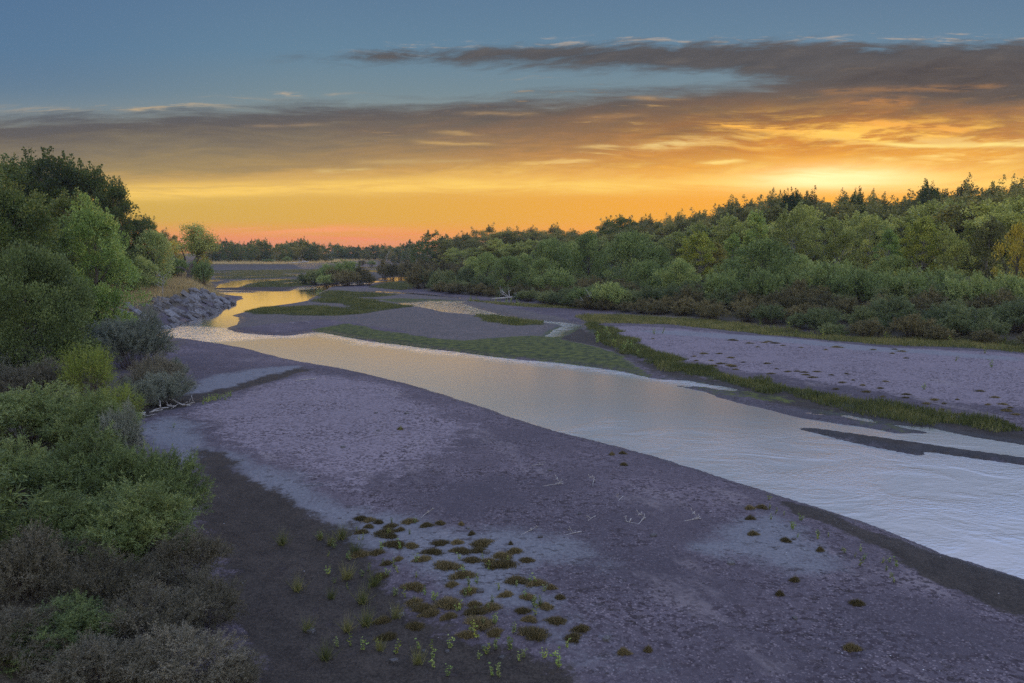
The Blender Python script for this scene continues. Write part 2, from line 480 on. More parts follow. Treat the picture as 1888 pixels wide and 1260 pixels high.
GR = [gp(p) for p in (
    [(452, 577), (480, 569), (520, 571), (590, 569), (650, 577), (640, 567), (575, 560), (580, 554), (640, 552), (700, 559), (760, 570), (705, 578), (665, 586), (620, 590), (540, 588), (470, 583)],
    [(582, 545), (605, 537), (690, 542), (735, 548), (690, 552), (600, 554)],
    [(445, 531), (470, 522), (540, 516), (592, 519), (575, 527), (520, 531)],
    [(676, 531), (715, 521), (768, 520), (768, 532), (740, 537)],
    [(876, 582), (930, 590), (1002, 599), (1000, 604), (950, 607), (895, 600)],
    [(395, 513), (440, 506), (530, 505), (560, 510), (500, 514), (410, 516)],
    [(380, 500), (480, 498.5), (640, 497), (664, 500), (560, 504.5), (480, 506), (400, 510), (380, 508)],
    [(1084, 610), (1090, 600), (1110, 610), (1150, 632), (1200, 660), (1290, 687), (1370, 705), (1450, 720), (1600, 749), (1740, 775), (1810, 786), (1870, 795), (1870, 802), (1780, 790), (1700, 780), (1600, 759), (1450, 729), (1340, 708), (1240, 687), (1170, 662), (1120, 640)],
    [(1060, 590), (1100, 587), (1300, 599), (1450, 613), (1600, 631), (1888, 643), (2300, 690), (2300, 700), (1888, 657), (1600, 642), (1430, 625), (1250, 608), (1100, 600)],
    [(860, 556), (960, 564), (1080, 572), (1060, 576), (940, 568)],
)]
RIFF = [gp(p) for p in (
    [(240, 620), (330, 600), (420, 606), (480, 614), (560, 616), (600, 612), (560, 622), (440, 628), (370, 632), (300, 626)],
    [(575, 610), (660, 622), (780, 640), (960, 660), (1150, 684), (1330, 713), (1330, 722), (1150, 693), (960, 669), (780, 649), (660, 634), (590, 620)],
    [(840, 550), (1080, 596), (1010, 625), (800, 585), (740, 560)],
    [(690, 540), (860, 550), (860, 556), (690, 541)],
    [(395, 541), (470, 540), (470, 537), (395, 533)],
    [(540, 528), (700, 521), (700, 524), (600, 529), (600, 532), (540, 536)],
)]
R_NEAR = gp([(2700, 1330), (1888, 1068), (1480, 928), (1200, 842), (1000, 788), (1100, 770), (1300, 790), (1420, 800), (1650, 800), (1888, 815), (2700, 930)])


def water_sd(P):
    d = seg_sd(P, W_MAIN)
    d = np.maximum(d, -seg_sd(P, W_ISL1))
    d = np.maximum(d, -seg_sd(P, W_ISL2))
    d = np.minimum(d, seg_sd(P, W_SIDE))
    for q in W_POOLS:
        d = np.minimum(d, seg_sd(P, q))
    return d


def cover(P, poly, soft, amp=0.0, fr=0.3, seed=0):
    d = seg_sd(P, poly)
    if amp:
        d = d + (fbm(P[:, 0] * fr, P[:, 1] * fr, seed) - 0.5) * amp * 2
    return 1 - ss(d, -soft, soft)


def height(P, full=False):
    x, y = P[:, 0], P[:, 1]
    D = np.maximum(y, 8.0)
    sd = water_sd(P)
    rough = np.clip(D * 0.006, 0.08, 0.8)
    flat = cover(P, M_FLAT, 2.0)
    sd = sd + (fbm(x * 0.55, y * 0.55, 5) - 0.5) * rough * (1 + flat * 5.5) + (fbm(x * 2.3, y * 2.3, 6, 3) - 0.5) * 0.16
    A = 0.16 + 0.30 * (fbm(x * 0.05, y * 0.05, 8, 3))
    A = A * (1 - 0.82 * ss(y, 110, 190))
    z = A * (1 - np.exp(-np.maximum(sd, 0) / 3.0)) + (0.10 - 0.06 * ss(y, 110, 190)) * ss(sd, 0.0, 0.5)
    z = z * (1 - 0.65 * flat)
    z = np.where(sd < 0, np.maximum(sd * 0.12, -0.5), z)
    land = ss(sd, 0.0, 1.5)
    z = z + land * ((fbm(x * 0.22, y * 0.22, 3) - 0.5) * 0.16) * (1 - 0.8 * ss(y, 110, 190))
    z = z + land * ((fbm(x * 1.1, y * 1.1, 4, 3) - 0.5) * 0.055) * (1 - ss(y, 90, 200))
    chl, chm = cover(P, CH_LEFT, 1.2, 0.6, 0.5, 21), cover(P, CH_MID, 0.9, 0.5, 0.4, 22)
    z = z - land * 0.13 * np.maximum(chl, chm)
    tl = ss(-seg_sd(P, T_LEFT) + (fbm(x * .3, y * .3, 31) - .5) * 1.2, 0.0, 4.5)
    tr = seg_sd(P, T_RIGHT) + (fbm(x * .2, y * .2, 32) - .5) * 3
    tf = ss(-seg_sd(P, T_FAR), 0.0, 7.0)
    isl = ss(-seg_sd(P, ISLAND), -1.0, 5.0)
    z = z + land * np.maximum(np.maximum(tl * 1.8, tf * 2.0), ss(-tr, 0, 8) * 0.55 + ss(-tr, 10, 45) * 0.7)
    z = z + land * isl * 0.6
    # the bank under the thicket beside the bridge
    bank = ss(-(x + 4.6 + 0.5 * np.clip(y - 14, -8, 38)) + (fbm(x * .5, y * .5, 35) - .5) * 3, 0.0, 6.0) * (1 - ss(y, 62, 72))
    z = z + bank * 0.7 * land
    if not full:
        return z
    grass = np.zeros(len(P))
    for i, q in enumerate(GR):
        grass = np.maximum(grass, cover(P, q, 0.9, 0.8, 0.4, 40 + i))
    mud = np.maximum.reduce([chl, chm, cover(P, M_EDGE, 0.5, 0.5, 0.6, 23), flat * 0.9, cover(P, M_FARBAR, 2, 1, .2, 3) * 0.6, cover(P, W_ISL1, 2.0, 0.8, .4, 36), cover(P, W_ISL2, 2.0, .5, .4, 37)])
    grey = cover(P, M_BAR, 1.2, 0.8, 0.3, 24)
    pale = np.maximum.reduce([cover(P, P_A, 0.9, 1.0, 0.4, 25), cover(P, P_B, 1.1, 1.2, 0.35, 26), cover(P, P_C, 0.9, 0.9, 0.5, 27), cover(P, P_D, 0.7, 0.7, .3, 28)])
    dry = np.maximum(cover(P, D_FAR, 2, 1, .2, 38), cover(P, D_NEAR, 2.5, 1.5, .2, 39) * .7)
    algae = np.maximum.reduce([cover(P, A_1, 1.0, 0.8, 0.3, 29), cover(P, A_2, .5), cover(P, A_3, .6, .3, .5, 30), cover(P, A_4, .8, 1.8, .35, 33) * 0.5])
    soil = np.maximum.reduce([tl, ss(-tr, -1, 3), tf * ss(z, 1.6, 2.0), isl, bank])
    bankface = tf * (1 - ss(z, 1.5, 2.0))
    wet = (1 - ss(sd, 0.05, 0.9 + D * 0.004)) * (sd > 0)
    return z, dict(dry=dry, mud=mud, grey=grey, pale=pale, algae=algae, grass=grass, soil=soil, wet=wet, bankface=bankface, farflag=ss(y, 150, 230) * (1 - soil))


def zone_height(x, y):
    return float(height(np.array([[x, y]], dtype=np.float64))[0])


def grid_plan(nu, nv, y0, y1, off, tmax):
    u = np.linspace(-1, 1, nu)
    u = np.sign(u) * (0.62 * np.abs(u) + 0.38 * np.abs(u) ** 3) * tmax
    q = np.exp(np.linspace(math.log(y0 + off), math.log(y1 + off), nv))
    X = np.outer(q, u)
    Y = np.repeat((q - off)[:, None], nu, 1)
    return np.stack([X.ravel(), Y.ravel()], 1), nu, nv


def grid_mesh(name, P, Z, nu, nv, attrs):
    me = bpy.data.meshes.new(name)
    co = np.empty((len(P), 3), np.float32)
    co[:, :2] = P
    co[:, 2] = Z
    i = np.arange((nu - 1) * (nv - 1))
    r, c = i // (nu - 1), i % (nu - 1)
    a = r * nu + c
    f = np.stack([a, a + 1, a + nu + 1, a + nu], 1).astype(np.int32)
    me.vertices.add(len(co)); me.vertices.foreach_set('co', co.ravel())
    me.loops.add(f.size); me.loops.foreach_set('vertex_index', f.ravel())
    me.polygons.add(len(f)); me.polygons.foreach_set('loop_start', np.arange(0, f.size, 4, dtype=np.int32))
    me.polygons.foreach_set('use_smooth', np.ones(len(f), dtype=bool))
    me.update(calc_edges=True)
    for k, v in attrs.items():
        at_ = me.attributes.new(k, 'FLOAT', 'POINT')
        at_.data.foreach_set('value', np.asarray(v, np.float32))
    return me


def chunked(fn, P, n=40000):
    zs, ats = [], {}
    for i in range(0, len(P), n):
        z, a = fn(P[i:i + n], True)
        zs.append(z)
        for k, v in a.items():
            ats.setdefault(k, []).append(v)
    return np.concatenate(zs), {k: np.concatenate(v) for k, v in ats.items()}


# ------------------------------------------------------------------ ground material
def new_mat(name):
    m = bpy.data.materials.new(name)
    m.use_nodes = True
    m.node_tree.nodes.clear()
    t = NT(m.node_tree)
    out = t.node('ShaderNodeOutputMaterial')
    return m, t, out


def ground_material():
    m, t, out = new_mat('river_sand')
    geo = t.node('ShaderNodeNewGeometry')
    sp = t.node('ShaderNodeSeparateXYZ')
    t.put(sp.inputs[0], geo.outputs['Position'])
    X, Y, Z = (E(t, sp.outputs[i]) for i in range(3))
    pos = t.vec(X, Y, 0.0)
    nb = t.noise(pos, 0.35, 6.0, 0.6)
    nm = t.noise(pos, 1.7, 5.0, 0.6)
    nf = t.noise(pos, 9.0, 4.0, 0.7)
    ng = t.noise(pos, 38.0, 2.0, 0.6)

    nmix = nm * 0.5 + nf * 0.35 + nb * 0.15
    vc = t.node('ShaderNodeTexVoronoi')
    t.put(vc.inputs['Vector'], pos)
    vc.inputs['Scale'].default_value = 11.0
    vsep = t.node('ShaderNodeSeparateColor')
    t.put(vsep.inputs[0], vc.outputs['Color'])
    grain = E(t, vsep.outputs[0])
    vc2 = t.node('ShaderNodeTexVoronoi')
    t.put(vc2.inputs['Vector'], pos)
    vc2.inputs['Scale'].default_value = 27.0
    vsep2 = t.node('ShaderNodeSeparateColor')
    t.put(vsep2.inputs[0], vc2.outputs['Color'])
    grain2 = E(t, vsep2.outputs[1])

    def mask(a, lo=0.36, hi=0.64, amt=0.8, n=None):
        n = n or nmix
        return t.step(t.attr(a) + (n - 0.5) * amt * 2.6, lo, hi)
    sand = t.mix(t.step(nb, 0.3, 0.7), (0.078, 0.063, 0.070, 1), (0.150, 0.121, 0.133, 1))
    sand = t.mix(t.step(nm, 0.52, 0.75, 0.0, 0.45), sand, (0.058, 0.048, 0.054, 1))
    sand = t.mix(t.step(ng, 0.5, 0.8, 0.0, 0.7), sand, (0.36, 0.28, 0.275, 1))
    nl = t.noise(pos, 0.075, 4.0, 0.6)
    sand = t.mix(t.step(nl, 0.36, 0.62, 0.0, 0.8), sand, (0.066, 0.056, 0.064, 1))
    sand = t.mix(mask('dry') * 0.7, sand, t.mix(nm, (0.22, 0.178, 0.19, 1), (0.30, 0.25, 0.262, 1)))
    streak = t.noise(t.vec(X * 0.5 + Y * 0.22, Y * 0.16 - X * 0.08, 2.0), 1.0, 5.0, 0.6)
    sand = t.mix(t.step(streak, 0.56, 0.68, 0.0, 0.5), sand, (0.24, 0.20, 0.19, 1))
    # pebbles: each stone its own tone
    gsel = t.step(nb * 0.6 + nm * 0.4, 0.40, 0.58)
    sand = t.mix(t.step(grain, 0.58, 0.78) * (gsel * 0.6 + 0.3), sand, (0.048, 0.036, 0.041, 1))
    sand = t.mix(t.step(grain2, 0.85, 0.95) * (gsel * 0.45 + 0.2), sand, (0.27, 0.22, 0.225, 1))
    pale = t.mix(t.step(nf, 0.3, 0.7), (0.14, 0.142, 0.146, 1), (0.22, 0.224, 0.23, 1))
    col = t.mix(t.step(t.attr('pale') + (nmix - 0.5) * 2.4, 0.12, 0.95) * 0.72, sand, pale)
    grey = t.mix(t.step(nf * 0.4 + nb * 0.3 + grain * 0.3, 0.36, 0.62), (0.06, 0.062, 0.053, 1), (0.165, 0.132, 0.115, 1))
    col = t.mix(mask('grey') * 0.88, col, grey)
    mud = t.mix(t.step(nf * 0.3 + nm * 0.3 + nb * 0.25 + grain2 * 0.15, 0.34, 0.66), (0.022, 0.018, 0.014, 1), (0.066, 0.053, 0.041, 1))
    col = t.mix(mask('mud'), col, mud)
    # shade of small dimples put into the colour, with dark litter, pale pebbles
    lit = t.noise(t.vec(X * 2.2, Y * 3.4, 1.0), 1.0, 4.0, 0.75)
    pocks = t.step(lit, 0.56, 0.64) * t.step(nb, 0.38, 0.58)
    col = t.mix(pocks * 0.7, col, (0.05, 0.04, 0.038, 1))
    vo = t.voro(pos, 4.2)
    speck = t.step(vo, 0.19, 0.10) * t.step(nm, 0.47, 0.58)
    col = t.mix(speck * 0.8, col, (0.035, 0.03, 0.027, 1))
    vo2 = t.voro(t.vec(X + 31.0, Y + 7.0, 0.0), 2.6)
    peb = t.step(vo2, 0.05, 0.03) * t.step(nb, 0.45, 0.55)
    col = t.mix(peb * 0.9, col, (0.62, 0.60, 0.58, 1))
    alg = t.mix(t.step(nm, 0.35, 0.65), (0.028, 0.042, 0.014, 1), (0.105, 0.118, 0.022, 1))
    col = t.mix(mask('algae') * 0.9, col, alg)
    gr = t.mix(t.step(nf, 0.35, 0.65), (0.022, 0.028, 0.012, 1), (0.06, 0.062, 0.028, 1))
    col = t.mix(mask('grass') * 0.92, col, gr)
    soil = t.mix(t.step(nf, 0.35, 0.65), (0.045, 0.038, 0.024, 1), (0.12, 0.098, 0.062, 1))
    col = t.mix(mask('soil') * 0.95, col, soil)
    col = t.mix(mask('bankface') * 0.9, col, t.mix(nf, (0.035, 0.030, 0.028, 1), (0.11, 0.095, 0.085, 1)))
    wet = t.attr('wet')
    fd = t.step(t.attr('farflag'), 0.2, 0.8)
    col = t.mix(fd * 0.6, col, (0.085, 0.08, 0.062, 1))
    col = t.mix(wet * 0.75, col, t.mix(1.0, col, (0.34, 0.33, 0.33, 1), 'MULTIPLY'))
    b = t.node('ShaderNodeBsdfPrincipled')
    t.put(b.inputs['Base Color'], col)
    t.put(b.inputs['Roughness'], t.step(wet + t.attr('mud') * 0.25, 0.0, 1.0, 0.92, 0.5))
    b.inputs['Specular IOR Level'].default_value = 0.15
    bh = nf * 0.035 + nm * 0.07 + ng * 0.006 - pocks * 0.03 - speck * 0.02
    bp = t.node('ShaderNodeBump')
    bp.inputs['Strength'].default_value = 1.0
    bp.inputs['Distance'].default_value = 1.0
    t.put(bp.inputs['Height'], bh)
    t.put(b.inputs['Normal'], bp.outputs[0])
    t.put(out.inputs[0], b.outputs[0])
    return m


def water_material():
    m, t, out = new_mat('river_water')
    geo = t.node('ShaderNodeNewGeometry')
    sp = t.node('ShaderNodeSeparateXYZ')
    t.put(sp.inputs[0], geo.outputs['Position'])
    X, Y = E(t, sp.outputs[0]), E(t, sp.outputs[1])
    near, rif = t.attr('near'), t.attr('riffle')
    n1 = t.noise(t.vec(X * 1.2 + Y * 0.5, Y * 1.9 - X * 0.4, 0.0), 1.0, 3.0, 0.6)
    n2 = t.noise(t.vec(X * 5.2 + Y * 1.6, Y * 7.6 - X * 1.6, 2.0), 1.0, 3.0, 0.62)
    n3 = t.noise(t.vec(X * 0.28, Y * 0.40, 5.0), 1.0, 4.0, 0.6, 0.8)
    brk = t.noise(t.vec(X * 0.7, Y * 1.6, 8.0), 1.0, 5.0, 0.65)
    rif = rif * t.step(brk, 0.40, 0.58, 0.15, 1.0)
    calm = t.step(n3, 0.38, 0.60, 0.25, 1.0)
    h = n1 * (near * 0.009 * calm + rif * 0.022 + 0.004) + n2 * (near * 0.015 * calm + rif * 0.012 + 0.0012) + n3 * 0.006
    bp = t.node('ShaderNodeBump')
    bp.inputs['Strength'].default_value = 1.0
    bp.inputs['Distance'].default_value = 1.0
    t.put(bp.inputs['Height'], h)
    fr = t.node('ShaderNodeFresnel')
    fr.inputs[0].default_value = 2.6
    t.put(fr.inputs['Normal'], bp.outputs[0])
    gl = t.node('ShaderNodeBsdfGlossy')
    gl.inputs['Color'].default_value = (1, 1, 1, 1)
    t.put(gl.inputs['Roughness'], near * 0.05 + rif * 0.06 + t.step(Y, 110.0, 50.0, 0.08, 0.18))
    t.put(gl.inputs['Normal'], bp.outputs[0])
    df = t.node('ShaderNodeBsdfDiffuse')
    df.inputs[0].default_value = (0.045, 0.042, 0.036, 1)
    mx = t.node('ShaderNodeMixShader')
    t.put(mx.inputs[0], (E(t, fr.outputs[0]) * 1.3 + t.step(Y, 30.0, 60.0, 0.27, 0.36)).sat())
    t.put(mx.inputs[1], df.outputs[0])
    t.put(mx.inputs[2], gl.outputs[0])
    t.put(out.inputs[0], mx.outputs[0])
    return m


P, nu, nv = grid_plan(640, 760, -6.0, 1500.0, 14.0, 1.35)
Z, AT = chunked(height, P)
ground = obj('ground', grid_mesh('ground', P, Z, nu, nv, AT), mats=[ground_material()])
tag(ground, kind='structure')

PW, nu2, nv2 = grid_plan(240, 300, 2.0, 640.0, 14.0, 1.2)
rif = np.maximum.reduce([cover(PW, q, 1.2, 0.8, 0.4, 60 + i) for i, q in enumerate(RIFF)])
nearw = cover(PW, R_NEAR, 6.0, 2.0, 0.1, 70)
water = obj('water', grid_mesh('water', PW, np.zeros(len(PW)), nu2, nv2, dict(near=nearw, riffle=rif)), mats=[water_material()])
tag(water, kind='structure')
# ------------------------------------------------------------------ plant meshes
def leaf_material(name, stops, trans=0.28, hue=0.0):
    m, t, out = new_mat(name)
    oi = t.node('ShaderNodeObjectInfo')
    v, c = t.attr('leafv'), t.attr('clump')
    f = (v * 0.50 + c * 0.46 + E(t, oi.outputs['Random']) * 0.50 - 0.23).sat()
    col = t.ramp(f, [(p, (q[0] * 2.45, q[1] * 2.4, q[2] * 2.2, 1)) for p, q in stops])
    d = t.node('ShaderNodeBsdfPrincipled')
    t.put(d.inputs['Base Color'], col)
    d.inputs['Roughness'].default_value = 0.55
    d.inputs['Specular IOR Level'].default_value = 0.25
    tr = t.node('ShaderNodeBsdfTranslucent')
    t.put(tr.inputs[0], t.mix(1.0, col, (1.25, 1.2, 0.7, 1), 'MULTIPLY'))
    mx = t.node('ShaderNodeMixShader')
    mx.inputs[0].default_value = trans
    t.put(mx.inputs[1], d.outputs[0])
    t.put(mx.inputs[2], tr.outputs[0])
    t.put(out.inputs[0], mx.outputs[0])
    return m


def wood_material(name, c1, c2, scale=6.0):
    m, t, out = new_mat(name)
    tc = t.node('ShaderNodeTexCoord')
    sp = t.node('ShaderNodeSeparateXYZ')
    t.put(sp.inputs[0], tc.outputs['Object'])
    n = t.noise(t.vec(E(t, sp.outputs[0]) * 3.0, E(t, sp.outputs[1]) * 3.0, E(t, sp.outputs[2]) * 0.7), scale, 5.0, 0.65)
    b = t.node('ShaderNodeBsdfPrincipled')
    t.put(b.inputs['Base Color'], t.mix(t.step(n, 0.35, 0.65), c1, c2))
    b.inputs['Roughness'].default_value = 0.85
    bp = t.node('ShaderNodeBump')
    bp.inputs['Strength'].default_value = 0.7
    bp.inputs['Distance'].default_value = 0.05
    t.put(bp.inputs['Height'], n)
    t.put(b.inputs['Normal'], bp.outputs[0])
    t.put(out.inputs[0], b.outputs[0])
    return m


LM = {
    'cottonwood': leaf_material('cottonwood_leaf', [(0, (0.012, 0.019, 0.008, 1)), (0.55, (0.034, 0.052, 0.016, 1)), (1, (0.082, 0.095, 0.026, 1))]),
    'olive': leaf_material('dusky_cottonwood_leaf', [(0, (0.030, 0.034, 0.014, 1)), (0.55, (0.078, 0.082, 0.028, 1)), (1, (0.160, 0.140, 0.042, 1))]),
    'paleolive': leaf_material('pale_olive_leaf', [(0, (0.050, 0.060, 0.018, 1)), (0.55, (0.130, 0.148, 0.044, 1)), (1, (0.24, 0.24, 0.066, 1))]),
    'bankwillow': leaf_material('bank_willow_leaf', [(0, (0.038, 0.056, 0.022, 1)), (0.55, (0.095, 0.126, 0.046, 1)), (1, (0.180, 0.200, 0.075, 1))]),
    'fresh': leaf_material('fresh_green_leaf', [(0, (0.036, 0.060, 0.018, 1)), (0.55, (0.092, 0.138, 0.038, 1)), (1, (0.185, 0.205, 0.058, 1))]),
    'yellow': leaf_material('yellowing_leaf', [(0, (0.060, 0.075, 0.014, 1)), (0.5, (0.125, 0.142, 0.028, 1)), (1, (0.21, 0.20, 0.04, 1))]),
    'gold': leaf_material('golden_leaf', [(0, (0.08, 0.075, 0.012, 1)), (0.5, (0.165, 0.14, 0.022, 1)), (1, (0.28, 0.205, 0.032, 1))]),
    'willow': leaf_material('willow_leaf', [(0, (0.026, 0.038, 0.015, 1)), (0.55, (0.072, 0.096, 0.036, 1)), (1, (0.150, 0.166, 0.066, 1))]),
    'sage': leaf_material('grey_green_leaf', [(0, (0.034, 0.042, 0.034, 1)), (0.55, (0.070, 0.080, 0.064, 1)), (1, (0.125, 0.132, 0.112, 1))], 0.2),
    'dry': leaf_material('dry_brown_leaf', [(0, (0.017, 0.016, 0.010, 1)), (0.5, (0.044, 0.041, 0.028, 1)), (1, (0.115, 0.106, 0.082, 1))], 0.2),
    'russet': leaf_material('russet_shrub_leaf', [(0, (0.022, 0.022, 0.012, 1)), (0.5, (0.058, 0.054, 0.028, 1)), (1, (0.110, 0.094, 0.046, 1))], 0.25),
    'thicket': leaf_material('thicket_leaf', [(0, (0.030, 0.042, 0.022, 1)), (0.5, (0.060, 0.076, 0.036, 1)), (1, (0.110, 0.120, 0.055, 1))], 0.3),
    'lime': leaf_material('lime_green_leaf', [(0, (0.034, 0.050, 0.010, 1)), (0.5, (0.074, 0.098, 0.018, 1)), (1, (0.14, 0.15, 0.03, 1))]),
    'grass': leaf_material('green_grass', [(0, (0.017, 0.023, 0.009, 1)), (0.5, (0.046, 0.054, 0.020, 1)), (1, (0.120, 0.110, 0.048, 1))], 0.3),
    'straw': leaf_material('dry_grass', [(0, (0.085, 0.065, 0.035, 1)), (0.5, (0.19, 0.145, 0.075, 1)), (1, (0.30, 0.24, 0.13, 1))], 0.3),
    'tuft': leaf_material('tuft_grass', [(0, (0.020, 0.018, 0.010, 1)), (0.5, (0.055, 0.047, 0.026, 1)), (1, (0.130, 0.106, 0.060, 1))], 0.2),
}
BARK = wood_material('grey_brown_bark', (0.045, 0.036, 0.029, 1), (0.13, 0.11, 0.09, 1))
PALE_BARK = wood_material('pale_bark', (0.16, 0.145, 0.12, 1), (0.36, 0.34, 0.30, 1))
DEAD = wood_material('bleached_wood', (0.19, 0.175, 0.16, 1), (0.48, 0.46, 0.43, 1))
STEM = wood_material('shrub_stem', (0.05, 0.035, 0.025, 1), (0.15, 0.11, 0.08, 1))


def unit(a):
    return a / np.maximum(np.linalg.norm(a, axis=-1, keepdims=True), 1e-9)


def leaves(name, P, Dr, L, Wd, mat, clump=None, seed=0, tri=False):
    """one mesh of many small pointed leaves: position, axis, length and width of each"""
    r = np.random.RandomState(seed + 5)
    n = len(P)
    Dr = unit(Dr)
    s = unit(np.cross(Dr, r.normal(size=(n, 3))))
    L = np.broadcast_to(np.asarray(L, float), (n,))[:, None]
    Wd = np.broadcast_to(np.asarray(Wd, float), (n,))[:, None]
    k = 3 if tri else 4
    co = np.empty((n, k, 3), np.float32)
    if tri:
        co[:, 0] = P - s * Wd / 2
        co[:, 1] = P + s * Wd / 2
        co[:, 2] = P + Dr * L
    else:
        co[:, 0] = P
        co[:, 1] = P + Dr * L * 0.45 + s * Wd / 2
        co[:, 2] = P + Dr * L
        co[:, 3] = P + Dr * L * 0.45 - s * Wd / 2
    me = bpy.data.meshes.new(name)
    me.vertices.add(n * k); me.vertices.foreach_set('co', co.ravel())
    me.loops.add(n * k); me.loops.foreach_set('vertex_index', np.arange(n * k, dtype=np.int32))
    me.polygons.add(n); me.polygons.foreach_set('loop_start', np.arange(0, n * k, k, dtype=np.int32))
    me.update(calc_edges=True)
    a = me.attributes.new('leafv', 'FLOAT', 'POINT')
    a.data.foreach_set('value', np.repeat(r.rand(n), k).astype(np.float32))
    a = me.attributes.new('clump', 'FLOAT', 'POINT')
    a.data.foreach_set('value', np.repeat(clump if clump is not None else r.rand(n), k).astype(np.float32))
    me.materials.append(mat)
    return me


class Tubes:
    def __init__(self):
        self.v, self.f, self.n = [], [], 0

    def add(self, pts, rad, sides=5):
        pts = np.asarray(pts, float)
        m = len(pts)
        rad = np.broadcast_to(np.asarray(rad, float), (m,))
        tan = unit(np.gradient(pts, axis=0))
        ref = np.array((0.31, 0.87, 0.12))
        a = unit(np.cross(tan, ref))
        b = np.cross(tan, a)
        th = np.arange(sides) * 2 * PI / sides
        ring = pts[:, None] + rad[:, None, None] * (np.cos(th)[None, :, None] * a[:, None] + np.sin(th)[None, :, None] * b[:, None])
        self.v.append(ring.reshape(-1, 3))
        for i in range(m - 1):
            for j in range(sides):
                k = (j + 1) % sides
                o = self.n + i * sides
                self.f.append((o + j, o + k, o + sides + k, o + sides + j))
        self.f.append(tuple(self.n + (m - 1) * sides + j for j in range(sides)))
        self.f.append(tuple(self.n + j for j in reversed(range(sides))))
        self.n += m * sides

    def mesh(self, name, mat, smooth=True):
        me = bpy.data.meshes.new(name)
        v = np.concatenate(self.v) if self.v else np.zeros((0, 3))
        me.from_pydata([tuple(q) for q in v], [], self.f)
        if smooth:
            me.polygons.foreach_set('use_smooth', np.ones(len(me.polygons), dtype=bool))
        me.materials.append(mat)
        return me


def bez(a, b, c, n=6):
    t = np.linspace(0, 1, n)[:, None]
    return (1 - t) ** 2 * a + 2 * t * (1 - t) * b + t * t * c


def tree_meshes(H, R, base, wide, nclump, nleaf, lsize, mat, bark, seed, clumpr=0.22, sprig=0, trunk=0.022, lean=0.0, lumps=0.35, sparse=0.0, tpow=0.5, up=0.5, bark_n=40):
    """crown and trunk of a tree H tall: leaf clumps spread through an uneven envelope, each carried by a limb"""
    r = np.random.RandomState(seed)
    cen, tries = [], 0
    ph = r.rand(4) * 6.28
    while len(cen) < nclump and tries < 60000:
        tries += 1
        f = base + (1 - base) * r.rand()
        q = (f - base) / (1 - base)
        e = (q / wide) if q < wide else (1 - q) / (1 - wide)
        e = max(e, 0.0) ** tpow
        e = math.sin(min(e, 1.0) * PI / 2)
        a = r.rand() * 2 * PI
        lump = 1 + lumps * (0.5 * math.sin(2 * a + ph[0] + 3 * q) + 0.5 * math.sin(3 * a + ph[1] - 5 * q) + 0.35 * math.sin(5 * a + ph[2] + 9 * q)) * 0.7
        rr = R * e * lump * (r.rand() ** 0.42)
        if r.rand() < sparse * (1 - q):
            continue
        p = np.array((rr * math.cos(a) + lean * f * H, rr * math.sin(a), f * H))
        cen.append(p)
    cen = np.array(cen)
    m = max(4, nleaf // len(cen))
    rc = R * clumpr * (0.65 + 0.7 * r.rand(len(cen)))
    off = r.normal(size=(len(cen), m, 3))
    off = unit(off) * (r.rand(len(cen), m, 1) ** 0.45)
    off[..., 2] *= 0.75
    P = cen[:, None] + off * rc[:, None, None]
    axis = np.array((lean * H * .6, 0, H * 0.55))
    Dr = unit(off) * 0.7 + unit(P - axis) * 0.5 + np.array((0, 0, up)) + r.normal(size=P.shape) * 0.5
    cl = np.repeat(np.clip(0.5 + 0.32 * r.normal(size=len(cen)), 0, 1)[:, None], m, 1)
    P, Dr, cl = P.reshape(-1, 3), Dr.reshape(-1, 3), cl.ravel()
    if sprig:
        top = np.argsort(-(cen[:, 2] + 0.25 * np.linalg.norm(cen[:, :2], axis=1) + r.rand(len(cen)) * H * 0.12))[:sprig]
        for i in top:
            ln = rc[i] * (0.8 + 0.8 * r.rand())
            k = int(16 + 18 * ln / max(lsize, .05) * 0.35)
            d = unit(np.array((r.normal() * .25, r.normal() * .25, 1.0)))
            tt = r.rand(k)
            q = cen[i] + d * (rc[i] * 0.4 + tt[:, None] * ln) + r.normal(size=(k, 3)) * ln * 0.20 * (1.15 - tt[:, None])
            P = np.concatenate([P, q])
            Dr = np.concatenate([Dr, d * 0.6 + r.normal(size=(k, 3)) * 0.6])
            cl = np.concatenate([cl, np.full(k, 0.6)])
    sz = lsize * (0.7 + 0.6 * r.rand(len(P)))
    crown = leaves('crown', P, Dr, sz, sz * 0.72, mat, cl, seed)
    tb = Tubes()
    hh = np.linspace(0, 0.86, 9)
    wob = np.cumsum(r.normal(size=(9, 2)) * 0.012 * H, axis=0)
    tr = np.stack([wob[:, 0] + lean * hh * H, wob[:, 1], hh * H], 1)
    tr[:, :2] -= tr[0, :2]
    rad = H * trunk * (1.25 - hh * 1.3)
    rad[0] *= 1.35
    tb.add(tr, np.maximum(rad, 0.02), 7)
    pick = r.permutation(len(cen))[:bark_n]
    for i in pick:
        c = cen[i]
        zf = min(max((c[2] / H) - 0.12 - 0.35 * r.rand(), base * 0.55 + 0.05), 0.8)
        k = zf / 0.86 * 8
        a = tr[int(k)] + (tr[min(int(k) + 1, 8)] - tr[int(k)]) * (k - int(k))
        mid = a * 0.45 + c * 0.55 + np.array((0, 0, -0.10 * np.linalg.norm(c - a)))
        rr0 = H * trunk * (0.52 - 0.4 * zf)
        tb.add(bez(a, mid, c, 6), np.linspace(max(rr0, .02), max(rr0 * 0.2, 0.012), 6), 4)
    return crown, tb.mesh('trunk', bark)


